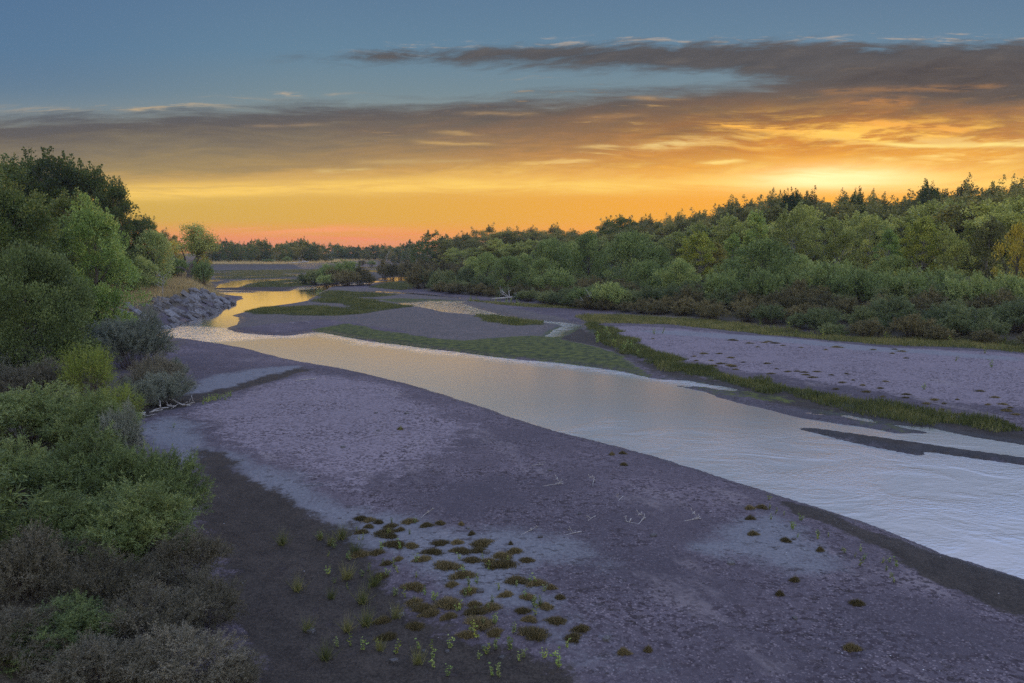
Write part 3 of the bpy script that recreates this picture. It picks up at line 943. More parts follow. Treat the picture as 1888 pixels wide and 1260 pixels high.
def shrub_meshes(H, R, nstem, ntwig, nleaf, L, Wd, mat, seed, root=0.35, dome=0.72, twig=0.16, curl=0.6, spread=0.5, stem_r=0.012):
    """a many-stemmed bush: wands fan out of the root, twigs and narrow leaves along their upper part"""
    r = np.random.RandomState(seed)
    th = r.rand(nstem) * 2 * PI
    rho = np.sqrt(r.rand(nstem)) * (0.92 + 0.16 * r.rand(nstem))
    ph = r.rand(3) * 6.28
    lump = 1 + 0.14 * np.sin(2 * th + ph[0]) + 0.13 * np.sin(3 * th + ph[1]) + 0.1 * np.sin(5 * th + ph[2])
    ex = np.stack([R * rho * lump * np.cos(th), R * rho * lump * np.sin(th)], 1)
    hz = H * np.sqrt(np.maximum(1 - dome * rho ** 2, 0.05)) * (0.80 + 0.22 * r.rand(nstem))
    hz *= 1 + 0.15 * np.sin(ex[:, 0] / R * 5 + ph[1]) * np.sin(ex[:, 1] / R * 4 + ph[0]) + 0.10 * np.sin(ex[:, 1] / R * 6 + ph[2])
    A = np.concatenate([ex * root * (0.6 + .5 * r.rand(nstem, 1)), np.zeros((nstem, 1))], 1)
    C = np.concatenate([ex, hz[:, None]], 1)
    B = np.concatenate([ex * 0.62, hz[:, None] * (0.45 + curl * 0.35)], 1)

    def at_(t):
        t = t[..., None]
        return (1 - t) ** 2 * A[:, None] + 2 * t * (1 - t) * B[:, None] + t * t * C[:, None]
    t = 0.30 + 0.70 * r.rand(nstem, ntwig) ** 0.6
    p0 = at_(t)
    tan = unit(at_(np.minimum(t + 0.05, 1.05)) - at_(t - 0.05))
    outw = np.concatenate([unit(p0[..., :2]), np.zeros_like(p0[..., :1])], -1)
    td = unit(tan * 0.75 + outw * 0.30 + r.normal(size=p0.shape) * spread)
    tl = H * twig * (0.5 + 0.9 * r.rand(nstem, ntwig))
    u = r.rand(nstem, ntwig, nleaf)
    P = p0[:, :, None] + td[:, :, None] * (u * tl[..., None])[..., None]
    P = P + r.normal(size=P.shape) * (Wd * 0.8)
    P[..., 2] = np.maximum(P[..., 2], 0.02)
    Dr = td[:, :, None] * 0.8 + r.normal(size=P.shape) * 0.55
    cl = np.broadcast_to(np.clip(0.5 + 0.25 * r.normal(size=(nstem, 1, 1)), 0, 1), P.shape[:3])
    n = P.shape[0] * P.shape[1] * P.shape[2]
    sz = (0.7 + 0.6 * r.rand(n))
    fo = leaves('foliage', P.reshape(-1, 3), Dr.reshape(-1, 3), L * sz, Wd * sz, mat, cl.reshape(-1), seed)
    tb = Tubes()
    for i in range(0, nstem, max(1, nstem // 90)):
        tb.add(bez(A[i], B[i], C[i], 6), np.linspace(stem_r, stem_r * 0.3, 6), 3)
    return fo, tb.mesh('stem', STEM)


def blades(name, P, Hh, Wd, mat, seed=0, lean=0.35):
    """grass: one thin blade per point"""
    r = np.random.RandomState(seed)
    n = len(P)
    d = np.stack([r.normal(size=n) * lean, r.normal(size=n) * lean, np.ones(n)], 1)
    cl = np.clip(fbm(P[:, 0] * .8, P[:, 1] * .8, seed, 3) * 1.6 - .3, 0, 1)
    return leaves(name, P, d, Hh * (0.5 + r.rand(n)), Wd, mat, cl, seed, tri=True)


def thing(name, loc, label, cat, group=None, rotz=0.0, scale=(1, 1, 1)):
    o = bpy.data.objects.new(name, None)
    COL.objects.link(o)
    o.empty_display_size = 0.3
    o.location = loc
    o.rotation_euler = (0, 0, rotz)
    o.scale = scale
    return tag(o, label, cat, group)


def plant(name, proto, parts, x, y, label, cat, sc, group=None, rz=None, dz=0.0):
    """an individual plant: a root with its own copies of the parts"""
    z = zone_height(x, y)
    o = thing(name, (x, y, max(z, 0.0) - 0.04 + dz), label, cat, group, random.random() * 6.28 if rz is None else rz, sc)
    for me, pn in zip(proto, parts):
        obj(pn, me, o)
    return o


TREE_PARTS = ('crown', 'trunk')
SHRUB_PARTS = ('foliage', 'stem')
PROTO_H = {}


def reg(key, H, R, meshes):
    PROTO_H[key] = (H, R, meshes)


# kinds of plants, each in a few shapes
for k in range(3):
    reg(('dark', k), 18, 5.2, tree_meshes(18, 5.2, 0.14, 0.55, 140, 26000, 0.28, LM['cottonwood'], BARK, 100 + k, sprig=14, clumpr=0.22, tpow=0.38))
    reg(('dusky', k), 17, 5.2, tree_meshes(17, 5.2, 0.10, 0.58, 78, 18000, 0.30, LM['olive'], BARK, 110 + k, sprig=4, clumpr=0.29, tpow=0.34))
    reg(('pale', k), 13, 4.4, tree_meshes(13, 4.4, 0.08, 0.50, 110, 14000, 0.27, LM['paleolive'], PALE_BARK, 115 + k, sprig=8, clumpr=0.22, trunk=0.014, lumps=0.45))
    reg(('slim', k), 14, 2.8, tree_meshes(14, 2.8, 0.12, 0.40, 90, 10500, 0.25, LM['fresh' if k == 0 else 'yellow' if k == 1 else 'olive'], PALE_BARK, 120 + k, sprig=22, clumpr=0.27, trunk=0.012, lumps=0.45, sparse=0.35))
    reg(('round', k), 8, 4.2, tree_meshes(8, 4.2, 0.04, 0.42, 120, 16000, 0.22, LM['bankwillow'], BARK, 130 + k, clumpr=0.25, trunk=0.02, tpow=0.6, lumps=0.3, up=0.8))
    reg(('far', k), 14, 6.0, tree_meshes(14, 6.0, 0.06, 0.5, 70, 4200, 0.55, LM['olive' if k == 1 else 'cottonwood'], BARK, 140 + k, sprig=6, clumpr=0.25, bark_n=12, tpow=0.38))
    reg(('low', k), 2.6, 2.4, shrub_meshes(2.6, 2.4, 110, 9, 13, 0.17, 0.055, LM['thicket'], 150 + k))
    reg(('russet', k), 2.4, 2.3, shrub_meshes(2.4, 2.3, 110, 9, 13, 0.16, 0.052, LM['russet'], 160 + k))
    reg(('scrub', k), 3.2, 2.5, shrub_meshes(3.2, 2.5, 110, 9, 13, 0.19, 0.06, LM['bankwillow'], 170 + k, dome=.6))
    reg(('nearwillow', k), 3.1, 2.3, shrub_meshes(3.1, 2.3, 190, 16, 24, 0.11, 0.024, LM['willow'], 180 + k, twig=0.15))
    reg(('nearsage', k), 2.6, 2.2, shrub_meshes(2.6, 2.2, 190, 16, 22, 0.085, 0.021, LM['sage'], 190 + k, twig=0.14))
    reg(('neardry', k), 2.2, 2.0, shrub_meshes(2.2, 2.0, 190, 16, 20, 0.075, 0.016, LM['dry'], 200 + k, twig=0.17, spread=0.65))
reg(('bright', 0), 11, 4.6, tree_meshes(11, 4.6, 0.03, 0.40, 140, 34000, 0.20, LM['fresh'], BARK, 210, sprig=40, clumpr=0.23))
reg(('bright', 1), 11, 5.0, tree_meshes(11, 5.0, 0.03, 0.42, 140, 34000, 0.20, LM['cottonwood'], BARK, 211, sprig=40, clumpr=0.23))
reg(('frontwillow', 0), 8, 5.0, tree_meshes(8, 5.0, 0.02, 0.38, 200, 70000, 0.15, LM['willow'], BARK, 212, clumpr=0.21, up=0.9, tpow=0.6))
reg(('limewillow', 0), 3.0, 1.9, shrub_meshes(3.0, 1.9, 120, 10, 18, 0.10, 0.020, LM['lime'], 213, twig=0.2, spread=.7))
reg(('gold', 0), 9, 3.6, tree_meshes(9, 3.6, 0.08, 0.45, 60, 5200, 0.28, LM['gold'], BARK, 214, clumpr=0.28))
# ------------------------------------------------------------------ placing the plants
def put(name, key, px, top, D, half, label, cat, group=None, rz=None):
    x, y, zt = at(px, top, D)
    Hp, Rp, meshes = PROTO_H[key]
    z0 = max(zone_height(x, y), 0.0)
    Hh = max(zt - z0, 0.4)
    Rw = half / FPX * D
    parts = SHRUB_PARTS if meshes[0].name.startswith('foliage') else TREE_PARTS
    return plant(name, meshes, parts, x, y, label, cat, (Rw / Rp, Rw / Rp, Hh / Hp), group, rz)


CT, SH = 'cottonwood_tree', 'shrub'
G_LEFT = 'trees on the near left bank'
# --- left bank trees
for a in (
    (('dark', 0), 20, 312, 98, 78, 'tall dark cottonwood at the very edge of the left bank clump'),
    (('dark', 1), 92, 297, 104, 74, 'tallest dark cottonwood with a spiky top on the left bank'),
    (('dark', 2), 172, 320, 108, 56, 'dark cottonwood ending the tall clump beside the orange sky'),
    (('dark', 0), 205, 352, 100, 34, 'lower dark cottonwood shoulder hanging out over the bright green tree'),
    (('dark', 1), 60, 318, 112, 70, 'dark cottonwood filling the back of the tall left clump'),
    (('dark', 2), 130, 330, 116, 70, 'dark cottonwood behind the spiky topped one'),
    (('dark', 0), 110, 372, 88, 70, 'dark lower cottonwood between the two green leafy ones'),
): put(CT, *a, 'cottonwood', G_LEFT)
put(CT, ('bright', 1), 8, 366, 62, 92, 'green leafy cottonwood in front of the tall dark clump', 'cottonwood', G_LEFT)
put(CT, ('bright', 0), 165, 397, 68, 74, 'bright green full crowned young cottonwood above the grey shrubs', 'cottonwood', G_LEFT)
put('willow_tree', ('frontwillow', 0), 42, 466, 42, 112, 'rounded feathery willow low at the edge below the cottonwoods', 'willow', G_LEFT)
put(CT, ('dark', 2), 238, 408, 122, 34, 'dark cottonwood just right of the bright green tree', 'cottonwood', G_LEFT)
put(CT, ('dark', 1), 268, 407, 138, 24, 'small spiky cottonwood top against the yellow sky', 'cottonwood', G_LEFT)
put('willow_tree', ('round', 0), 278, 432, 122, 44, 'dusky olive willow standing over dry bank grass', 'willow', G_LEFT)
put('willow_tree', ('round', 1), 240, 470, 110, 40, 'dark round willow in the shade under the bright green cottonwood', 'willow', G_LEFT)
put(CT, ('dusky', 0), 300, 433, 190, 26, 'cottonwood peeking out behind the olive willow', 'cottonwood', G_LEFT)
put('autumn_tree', ('gold', 0), 318, 447, 178, 24, 'orange yellow autumn tree just left of the leaning tree', 'tree')
put('autumn_tree', ('gold', 0), 372, 468, 168, 14, 'small golden leaved tree hanging right of the leaning trunk', 'tree')
put(SH, ('scrub', 0), 372, 482, 158, 20, 'dull green bush at the foot of the leaning tree', 'bush')
put(SH, ('scrub', 1), 330, 478, 172, 24, 'shaded bush left of the leaning trunk', 'bush')


def leaning_tree():
    r = np.random.RandomState(77)
    D = 166
    x, y, zt = at(358, 410, D)
    z0 = zone_height(x, y)
    ppm = FPX / D

    def loc(px, py):
        q = at(px, py, D)
        return np.array((q[0] - bx, 0.0, q[2] - z0))
    bx = at(346, 512, D)[0]
    root = thing('leaning_tree', (bx, D, z0 - 0.1), 'lone leaning tree with a dark forked trunk and thin round crown', 'tree')
    tb, cen = Tubes(), []
    base = np.zeros(3)
    fork = loc(368, 470)
    tb.add(bez(base, loc(350, 490), fork, 9), np.linspace(0.66, 0.36, 9), 8)
    for k in range(22):
        a, q = r.rand() * 6.28, math.sqrt(r.rand())
        c = loc(358 + 30 * q * math.cos(a), 441 - 25 * q * math.sin(a)) + np.array((0, r.normal() * 1.6, 0))
        mid = fork * .45 + c * .55 + r.normal(size=3) * np.array((.7, .5, .5))
        b = bez(fork + r.normal(size=3) * .05, mid, c, 8)
        tb.add(b, np.linspace(0.16 if k < 7 else .08, 0.02, 8), 4)
        for _ in range(5):
            s0 = b[4 + r.randint(4)]
            e = s0 + r.normal(size=3) * np.array((.8, .8, .6)) + np.array((0, 0, .3))
            tb.add([s0, (s0 + e) / 2 + r.normal(size=3) * .12, e], [.035, .02, .01], 3)
            cen.append(e)
    for pts, r0 in (((base, loc(349, 500), loc(332, 484), loc(318, 497)), .26), ((base, loc(352, 497), loc(372, 489), loc(384, 480)), .2), ((loc(360, 480), loc(340, 468), loc(330, 452)), .2)):
        tb.add(bez(np.array(pts[1]) * .8, np.array(pts[-2]), np.array(pts[-1]), 8), np.linspace(r0, .04, 8), 5)
    cen = np.array(cen)
    m = 70
    P = (cen[:, None] + r.normal(size=(len(cen), m, 3)) * 0.5).reshape(-1, 3)
    Dr = r.normal(size=P.shape) + np.array((0, 0, -.2))
    obj('crown', leaves('crown', P, Dr, 0.30, 0.21, LM['paleolive'], None, 9), root)
    obj('trunk', tb.mesh('trunk', BARK), root)


leaning_tree()

# --- near left bank shrubs, one by one
NB = 'bushes crowding the near left bank'
for key, px, top, D, half, label in (
    (('nearsage', 0), 246, 583, 50, 66, 'tall blue grey shrub leaning out over the sand in front of the rocks'),
    (('nearsage', 1), 178, 594, 53, 62, 'blue grey shrub left of the one leaning over the sand'),
    (('nearsage', 2), 108, 614, 47, 66, 'grey shrub below the feathery willow'),
    (('nearsage', 0), 28, 636, 41, 70, 'grey green shrub under the willow at the picture edge'),
    (('neardry', 0), 62, 668, 37, 76, 'dull grey brown brush above the big green willow bushes'),
    (('neardry', 1), 286, 658, 44, 46, 'low brown grey brush at the foot of the tall blue grey shrub'),
    (('nearsage', 2), 300, 688, 40, 54, 'low spreading grey shrub on the mud by the driftwood'),
    (('nearsage', 1), 322, 664, 45, 24, 'small grey green bush reaching furthest onto the pink sand'),
    (('limewillow', 0), 158, 640, 36, 54, 'bright yellow green sapling willow among grey shrubs'),
    (('limewillow', 0), 216, 712, 33, 44, 'low yellow green willow sprays beside the muddy channel'),
    (('nearwillow', 0), 50, 716, 28, 110, 'dense green willow bush left of the yellow green sprays'),
    (('nearwillow', 1), 160, 736, 27, 84, 'mid green willow bush under the yellow green sapling'),
    (('nearsage', 0), 218, 752, 26, 40, 'thin grey green bush hanging over the start of the pale sand'),
    (('nearwillow', 2), 20, 822, 21.5, 90, 'dark green willow bush cut by the picture edge'),
    (('nearwillow', 1), 168, 812, 21, 118, 'big bushy green willow in the middle of the near bank'),
    (('nearwillow', 0), 276, 836, 20.5, 96, 'big green willow bush bulging out over the dark mud'),
    (('nearwillow', 2), 240, 905, 18, 120, 'shaded lower willow mass in front of the bulging green bush'),
    (('nearwillow', 1), 90, 920, 17.6, 120, 'shaded green willow bush behind the dead brown brush'),
    (('neardry', 0), 50, 985, 15.6, 104, 'dead brown brush with pale tips at the left edge'),
    (('neardry', 2), 190, 1030, 15.2, 110, 'grey brown brush below the shaded willow hollow'),
    (('neardry', 1), 340, 985, 17.2, 92, 'wispy tan brush spilling down toward the mud'),
    (('neardry', 0), 372, 1070, 15.4, 86, 'low tan brush nearest the yellow stained mud'),
    (('neardry', 2), 270, 1095, 14.2, 120, 'tangled dead brush in the bottom corner'),
    (('nearwillow', 0), 110, 1120, 13.6, 110, 'short green willow shoots poking through dead brush'),
    (('neardry', 1), 20, 1130, 13.2, 110, 'dark dead brush in the extreme bottom left corner'),
    (('neardry', 1), 170, 1190, 12.4, 120, 'olive brown brush in the middle of the bottom edge'),
    (('neardry', 0), 330, 1170, 12.9, 120, 'brown brush at the bottom edge beside the mud'),
    (('neardry', 2), 268, 672, 42, 40, 'grey brush between the blue grey shrub and the yellow green sprays'),
    (('nearsage', 0), 250, 700, 37, 36, 'small grey shrub tucked behind the yellow green sprays'),
    (('neardry', 2), 420, 1215, 13.0, 70, 'sparse outermost brush at the bottom edge of the mud'),
):
    nm = 'willow_bush' if 'willow' in key[0] else 'brush' if key[0] == 'neardry' else SH
    put(nm, key, px, top, D, half, label, 'bush', NB)
# more of the same bank outside the picture, to the side
for k in range(10):
    D = 16 + k * 6.5
    x = -0.72 * D - 1.5 - random.random() * 2
    Hp, Rp, ms = PROTO_H[('nearwillow', k % 3)] if k < 7 else PROTO_H[('nearsage', k % 3)]
    plant('willow_bush', ms, SHRUB_PARTS, x, D, 'willow bush further back on the left bank beyond the brush', 'bush', (1.2, 1.2, 1.1), 'bushes at the back of the left bank')

for k in range(16):
    D = 62 + k * 17 + random.uniform(-4, 4)
    x = -0.70 * D - 8 - random.uniform(0, 16)
    Hp, Rp, ms = PROTO_H[(('dark', 'dusky')[k % 2], k % 3)]
    plant(CT, ms, TREE_PARTS, x, D, 'cottonwood of the grove running back behind the left bank clump', 'cottonwood', (random.uniform(.85, 1.1),) * 3, 'cottonwoods of the left bank grove')

# --- wood on the right
tops = [(800, 438), (840, 433), (880, 428), (920, 420), (960, 425), (1000, 422), (1040, 426), (1085, 425), (1120, 418), (1160, 416), (1200, 410), (1250, 406), (1290, 396), (1340, 383), (1380, 376),
        (1440, 368), (1475, 363), (1510, 374), (1535, 388), (1560, 368), (1600, 370), (1640, 377), (1690, 369), (1720, 357), (1760, 359), (1800, 352), (1840, 354), (1890, 348), (2300, 330), (2700, 320)]


def top_at(px):
    for (a, ya), (b, yb) in zip(tops, tops[1:]):
        if a <= px <= b:
            return ya + (yb - ya) * (px - a) / (b - a)
    return 350.0


def wood_D(px):
    return 305 - (px - 830) * 0.150 if px < 1890 else 146


WG = 'cottonwoods of the wood behind the thicket'
n = 0
px = 822
while px < 2420:
    for row, (df, dt) in enumerate(((1.10, 0), (0.96, 7), (0.84, 24))):
        D = wood_D(px) * df * random.uniform(0.97, 1.03)
        p = px + random.uniform(-10, 10) + row * 9
        tp = top_at(p) + dt + random.uniform(-3, 9)
        half = random.uniform(5.0, 6.8) / D * FPX
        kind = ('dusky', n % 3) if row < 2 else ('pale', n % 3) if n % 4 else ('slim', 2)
        lab = {0: 'tall dusky cottonwood on the skyline of the wood', 1: 'dusky cottonwood packed inside the wood', 2: 'pale olive lower cottonwood along the front of the wood'}[row]
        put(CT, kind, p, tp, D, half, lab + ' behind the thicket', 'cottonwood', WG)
        n += 1
    px += 27 + max(0, (px - 1300)) * 0.012
put(CT, ('dark', 1), 1142, 405, 260, 34, 'open spiky cottonwood rising alone from the skyline near the middle', 'cottonwood', WG)
put(CT, ('dark', 2), 1470, 362, 196, 30, 'highest dark crown left of the sunset glow', 'cottonwood', WG)
put(CT, ('dark', 0), 1573, 365, 186, 26, 'dark crown standing right in the sunset glow', 'cottonwood', WG)
put(CT, ('dark', 0), 1722, 354, 170, 30, 'open topped dark cottonwood towards the right of the skyline', 'cottonwood', WG)

LT = 'lighter trees in front of the wood'
for key, px, top, D, half, label in (
    (('slim', 0), 1392, 401, 138, 27, 'narrow bright green young cottonwood beside a broader pale one'),
    (('pale', 0), 1466, 390, 142, 40, 'broad pale green cottonwood left of the sunset glow'),
    (('slim', 1), 1288, 434, 120, 34, 'yellow green poplar standing out against the dark wood'),
    (('slim', 2), 1322, 452, 122, 20, 'thin half bare poplar right of the yellow green poplar'),
    (('slim', 0), 1352, 438, 150, 22, 'pale green sapling cottonwood left of the narrow bright one'),
    (('pale', 2), 1545, 412, 130, 36, 'thin grey barked cottonwood below the sunset glow'),
    (('pale', 1), 1606, 408, 140, 44, 'tall sage green cottonwood right under the sunset glow'),
    (('slim', 0), 1640, 432, 116, 24, 'small dark green cottonwood between two taller pale ones'),
    (('slim', 1), 1702, 408, 106, 34, 'yellow green cottonwood with a clear pale trunk'),
    (('pale', 2), 1748, 428, 104, 32, 'pale green cottonwood right of the one with a clear trunk'),
    (('slim', 2), 1828, 412, 102, 34, 'greyish half bare cottonwood near the right edge'),
    (('pale', 1), 1790, 420, 128, 30, 'dull olive cottonwood behind the half bare one'),
    (('gold', 0), 1880, 418, 84, 30, 'yellow leaved tree cut by the right edge'),
): put('young_cottonwood', key, px, top, D, half, label, 'cottonwood', LT)

RWG = 'rounded willows on the far bank'
for key, px, top, D, half, label in (
    (('round', 0), 940, 476, 136, 34, 'round green willow at the lower end of the willow line'),
    (('round', 1), 898, 470, 152, 25, 'small round willow left of the lower green one'),
    (('round', 2), 872, 476, 160, 22, 'leftmost small round willow by the dark reddish scrub'),
    (('round', 0), 1018, 446, 142, 42, 'rounded willow under the middle of the skyline'),
    (('round', 1), 1052, 452, 150, 30, 'willow squeezed between two larger rounded ones'),
    (('round', 2), 1088, 432, 138, 36, 'tall domed willow left of the widest one'),
    (('round', 0), 1166, 434, 126, 54, 'widest domed willow on the far bank'),
    (('round', 1), 1215, 460, 128, 28, 'dusky small willow tucked right of the widest one'),
    (('round', 2), 965, 470, 158, 26, 'dusky willow behind the lower round green one'),
    (('round', 1), 1000, 480, 132, 26, 'low willow in front of the rounded ones'),
    (('round', 0), 1196, 486, 112, 38, 'low bright willow in front of the widest one'),
    (('round', 2), 1250, 481, 107, 36, 'bluish green willow left of the yellow green poplar'),
    (('round', 1), 1412, 450, 101, 62, 'big bright green domed willow in front of the pale cottonwoods'),
    (('round', 2), 1346, 482, 106, 32, 'smaller willow leaning on the left of the big bright dome'),
    (('round', 0), 1478, 476, 104, 34, 'smaller willow on the right flank of the big bright dome'),
    (('round', 1), 1645, 476, 110, 36, 'dark green willow under the tall sage cottonwood'),
): put('willow_tree', key, px, top, D, half, label, 'willow', RWG)
for key, px, top, D, half, label in (
    (('scrub', 0), 1330, 505, 96, 38, 'yellow green scrub bush below the poplar'),
    (('scrub', 1), 1528, 487, 96, 52, 'wide yellowish scrub bush right of the big bright dome'),
    (('scrub', 2), 1590, 497, 92, 42, 'olive scrub bush beside the wide yellowish one'),
    (('scrub', 0), 1670, 503, 84, 46, 'feathery pale scrub dome below the trunked cottonwood'),
    (('scrub', 1), 1122, 524, 101, 34, 'bright yellow green bush just behind the uprooted stump'),
    (('scrub', 2), 1078, 530, 106, 30, 'low green bush left of the bright yellow green one'),
    (('scrub', 1), 1025, 500, 124, 34, 'green scrub below the rounded willows'),
    (('scrub', 2), 1410, 500, 92, 34, 'low green scrub in front of the big bright dome'),
    (('scrub', 0), 1790, 510, 80, 46, 'grey green scrub dome toward the right edge'),
    (('scrub', 2), 1866, 508, 78, 46, 'grey green scrub under the yellow leaved tree'),
    (('scrub', 1), 1736, 500, 88, 44, 'grey green scrub between the two feathery domes'),
): put('scrub_bush', key, px, top, D, half, label, 'bush', 'taller scrub on the far bank')


# the dark thicket along the far bank, row behind row
LINE = gp([(2500, 715), (1888, 652), (1700, 640), (1560, 629), (1440, 613), (1300, 599), (1160, 587), (1040, 575), (980, 561), (900, 553), (870, 549), (775, 538.5)])
seg = np.linalg.norm(np.diff(LINE, axis=0), axis=1)
acc = np.concatenate([[0], np.cumsum(seg)])


def on_line(s):
    i = min(int(np.searchsorted(acc, s, 'right')) - 1, len(seg) - 1)
    f = (s - acc[i]) / seg[i]
    p = LINE[i] + (LINE[i + 1] - LINE[i]) * f
    d = (LINE[i + 1] - LINE[i]) / seg[i]
    return p, np.array((d[1], -d[0]))


k = 0
for row, off in enumerate((1.6, 4.2, 7.4, 11.2, 15.6, 21, 27.5, 35)):
    s = 3.0 + random.random() * 2
    while s < acc[-1] - 1.0:
        p, nrm = on_line(s)
        q = p + nrm * (off + random.uniform(-1.1, 1.1))
        pxx = 944 + FPX * q[0] / q[1]
        if pxx < 2300 and q[1] > 40:
            sc = (0.62 + 0.10 * row) * random.uniform(0.8, 1.2)
            kind = 'russet' if (math.sin(s * 0.13 + row) + random.uniform(-.8, .8) > -0.1 and row < 6) else 'low'
            lab = ('reddish brown shrub' if kind == 'russet' else 'dull green shrub') + (' on the front edge of the dark far bank thicket' if row < 2 else ' deep in the dark far bank thicket')
            Hp, Rp, ms = PROTO_H[(kind, k % 3)]
            plant('thicket_shrub', ms, SHRUB_PARTS, q[0], q[1], lab, 'shrub', (sc, sc, sc * random.uniform(0.85, 1.1)), lab + 's')
            k += 1
        s += (2.9 + row * 0.42) * random.uniform(0.85, 1.2)

for px in range(712, 862, 13):
    put('thicket_shrub', ('russet', px % 3), px + random.uniform(-4, 4), 482 + random.uniform(0, 8), 232 + random.uniform(-25, 35), 17,
        'dark reddish shrub in the scrub band below the far wood', 'shrub', 'shrubs of the scrub band below the far wood')
for i, px in enumerate((770, 785, 800, 822, 842, 862, 888)):
    put('thicket_shrub', (('russet', 'low')[i % 2], i % 3), px, 497 + random.uniform(-4, 5), 158 + random.uniform(-6, 10), 24,
        'dark shrub at the river end of the thicket beside the side channel', 'shrub', 'shrubs at the river end of the thicket')

# --- mid-river island
for key, px, top, D, half, label in (
    (('scrub', 0), 636, 483, 186, 24, 'tallest green bush crowning the river island'),
    (('scrub', 1), 606, 489, 188, 24, 'green bush left of the crown of the river island'),
    (('russet', 0), 664, 496, 182, 22, 'reddish bush on the right end of the river island'),
    (('low', 0), 578, 499, 186, 20, 'low bush on the left end of the river island'),
    (('low', 1), 560, 506, 188, 14, 'smallest outlying bush at the left tip of the island'),
    (('russet', 1), 640, 501, 178, 26, 'dark bush on the near side of the river island'),
    (('scrub', 2), 600, 507, 178, 16, 'small green bush at the waterside of the island'),
    (('russet', 2), 618, 497, 184, 22, 'dusky bush in the middle of the river island'),
    (('russet', 1), 680, 507, 179, 12, 'small reddish bush at the right tip of the island'),
): put('island_bush', key, px, top, D, half, label, 'bush', 'bushes on the river island')

# --- the far wood across the head of the river
FG = 'trees of the far wood'
ft = [(384, 449), (398, 451), (412, 446), (426, 449), (440, 452), (455, 450), (470, 446), (480, 444), (494, 452), (508, 452), (520, 450), (535, 447), (548, 448), (556, 443), (570, 452), (580, 450), (594, 455), (614, 452), (628, 456),
      (640, 455), (655, 455), (668, 457), (684, 455), (700, 452), (716, 455), (730, 457), (745, 454), (756, 447)]
for i, (px, tp) in enumerate(ft):
    for row in range(2):
        put('distant_tree', ('far', (i + row) % 3), px + random.uniform(-3, 3) + row * 6, tp + random.uniform(-1, 2) + row * 4, (470 if px < 600 else 560) - row * 60 + random.uniform(-15, 15), random.uniform(12, 16),
            'dark distant cottonwood in the far wood ' + ('left of the river island' if px < 590 else 'above and right of the island'), 'tree', FG + (' left of the island' if px < 590 else ' right of the island'))
for px, tp, D, half, label in ((800, 434, 335, 34, 'big rounded dark tree where the far wood meets the near one'), (776, 452, 325, 20, 'smaller tree left of the big rounded dark one'), (828, 446, 330, 22, 'dark tree right of the big rounded one')):
    put('distant_tree', ('far', 0), px, tp, D, half, label, 'tree', FG)
put('distant_bush', ('round', 1), 530, 474, 395, 9, 'small round bush standing before the far wood', 'bush')
put('distant_bush', ('scrub', 0), 494, 478, 380, 11, 'low yellowish bush before the far wood', 'bush')
for px in range(396, 700, 17):
    put('bank_scrub', (('russet', 'scrub')[px % 2], px % 3), px, 483 + random.uniform(-3, 2), 405 + random.uniform(-8, 40), 9, 'low scrub along the top of the far eroded bank', 'shrub', 'low scrub on the far eroded bank')
# ------------------------------------------------------------------ stones, dead wood, tufts, grass
def stone_material():
    m, t, out = new_mat('bank_stone')
    tc = t.node('ShaderNodeTexCoord')
    oi = t.node('ShaderNodeObjectInfo')
    n1 = t.noise(tc.outputs['Object'], 3.0, 6.0, 0.65)
    n2 = t.noise(tc.outputs['Object'], 16.0, 3.0, 0.6)
    c = t.mix(t.step(n1, 0.3, 0.7), (0.085, 0.08, 0.078, 1), (0.26, 0.25, 0.245, 1))
    c = t.mix(t.step(n2, 0.55, 0.75) * 0.6, c, (0.06, 0.055, 0.05, 1))
    c = t.mix(E(t, oi.outputs['Random']) * 0.85, c, t.mix(1.0, c, (0.42, 0.40, 0.40, 1), 'MULTIPLY'))
    b = t.node('ShaderNodeBsdfPrincipled')
    t.put(b.inputs['Base Color'], c)
    b.inputs['Roughness'].default_value = 0.85
    bp = t.node('ShaderNodeBump')
    bp.inputs['Distance'].default_value = 0.08
    t.put(bp.inputs['Height'], n1 + n2 * 0.3)
    t.put(b.inputs['Normal'], bp.outputs[0])
    t.put(out.inputs[0], b.outputs[0])
    return m


STONE = stone_material()
import bmesh


def stone_mesh(seed):
    """a broken slab: a block with cut corners, bevelled edges and uneven faces"""
    r = random.Random(seed)
    bm = bmesh.new()
    pts = []
    for sx in (-1, 1):
        for sy in (-1, 1):
            for sz in (-1, 1):
                pts.append(bm.verts.new((sx * r.uniform(.55, 1), sy * r.uniform(.5, 1), sz * r.uniform(.6, 1))))
    for _ in range(6):
        v = Vector((r.gauss(0, 1), r.gauss(0, 1), r.gauss(0, 1))).normalized() * 1.05
        pts.append(bm.verts.new(v))
    bmesh.ops.convex_hull(bm, input=pts)
    bmesh.ops.delete(bm, geom=[v for v in bm.verts if not v.link_faces], context='VERTS')
    bmesh.ops.bevel(bm, geom=list(bm.edges), offset=0.07, segments=1, affect='EDGES')
    me = bpy.data.meshes.new('stone')
    bm.to_mesh(me)
    bm.free()
    me.materials.append(STONE)
    return me


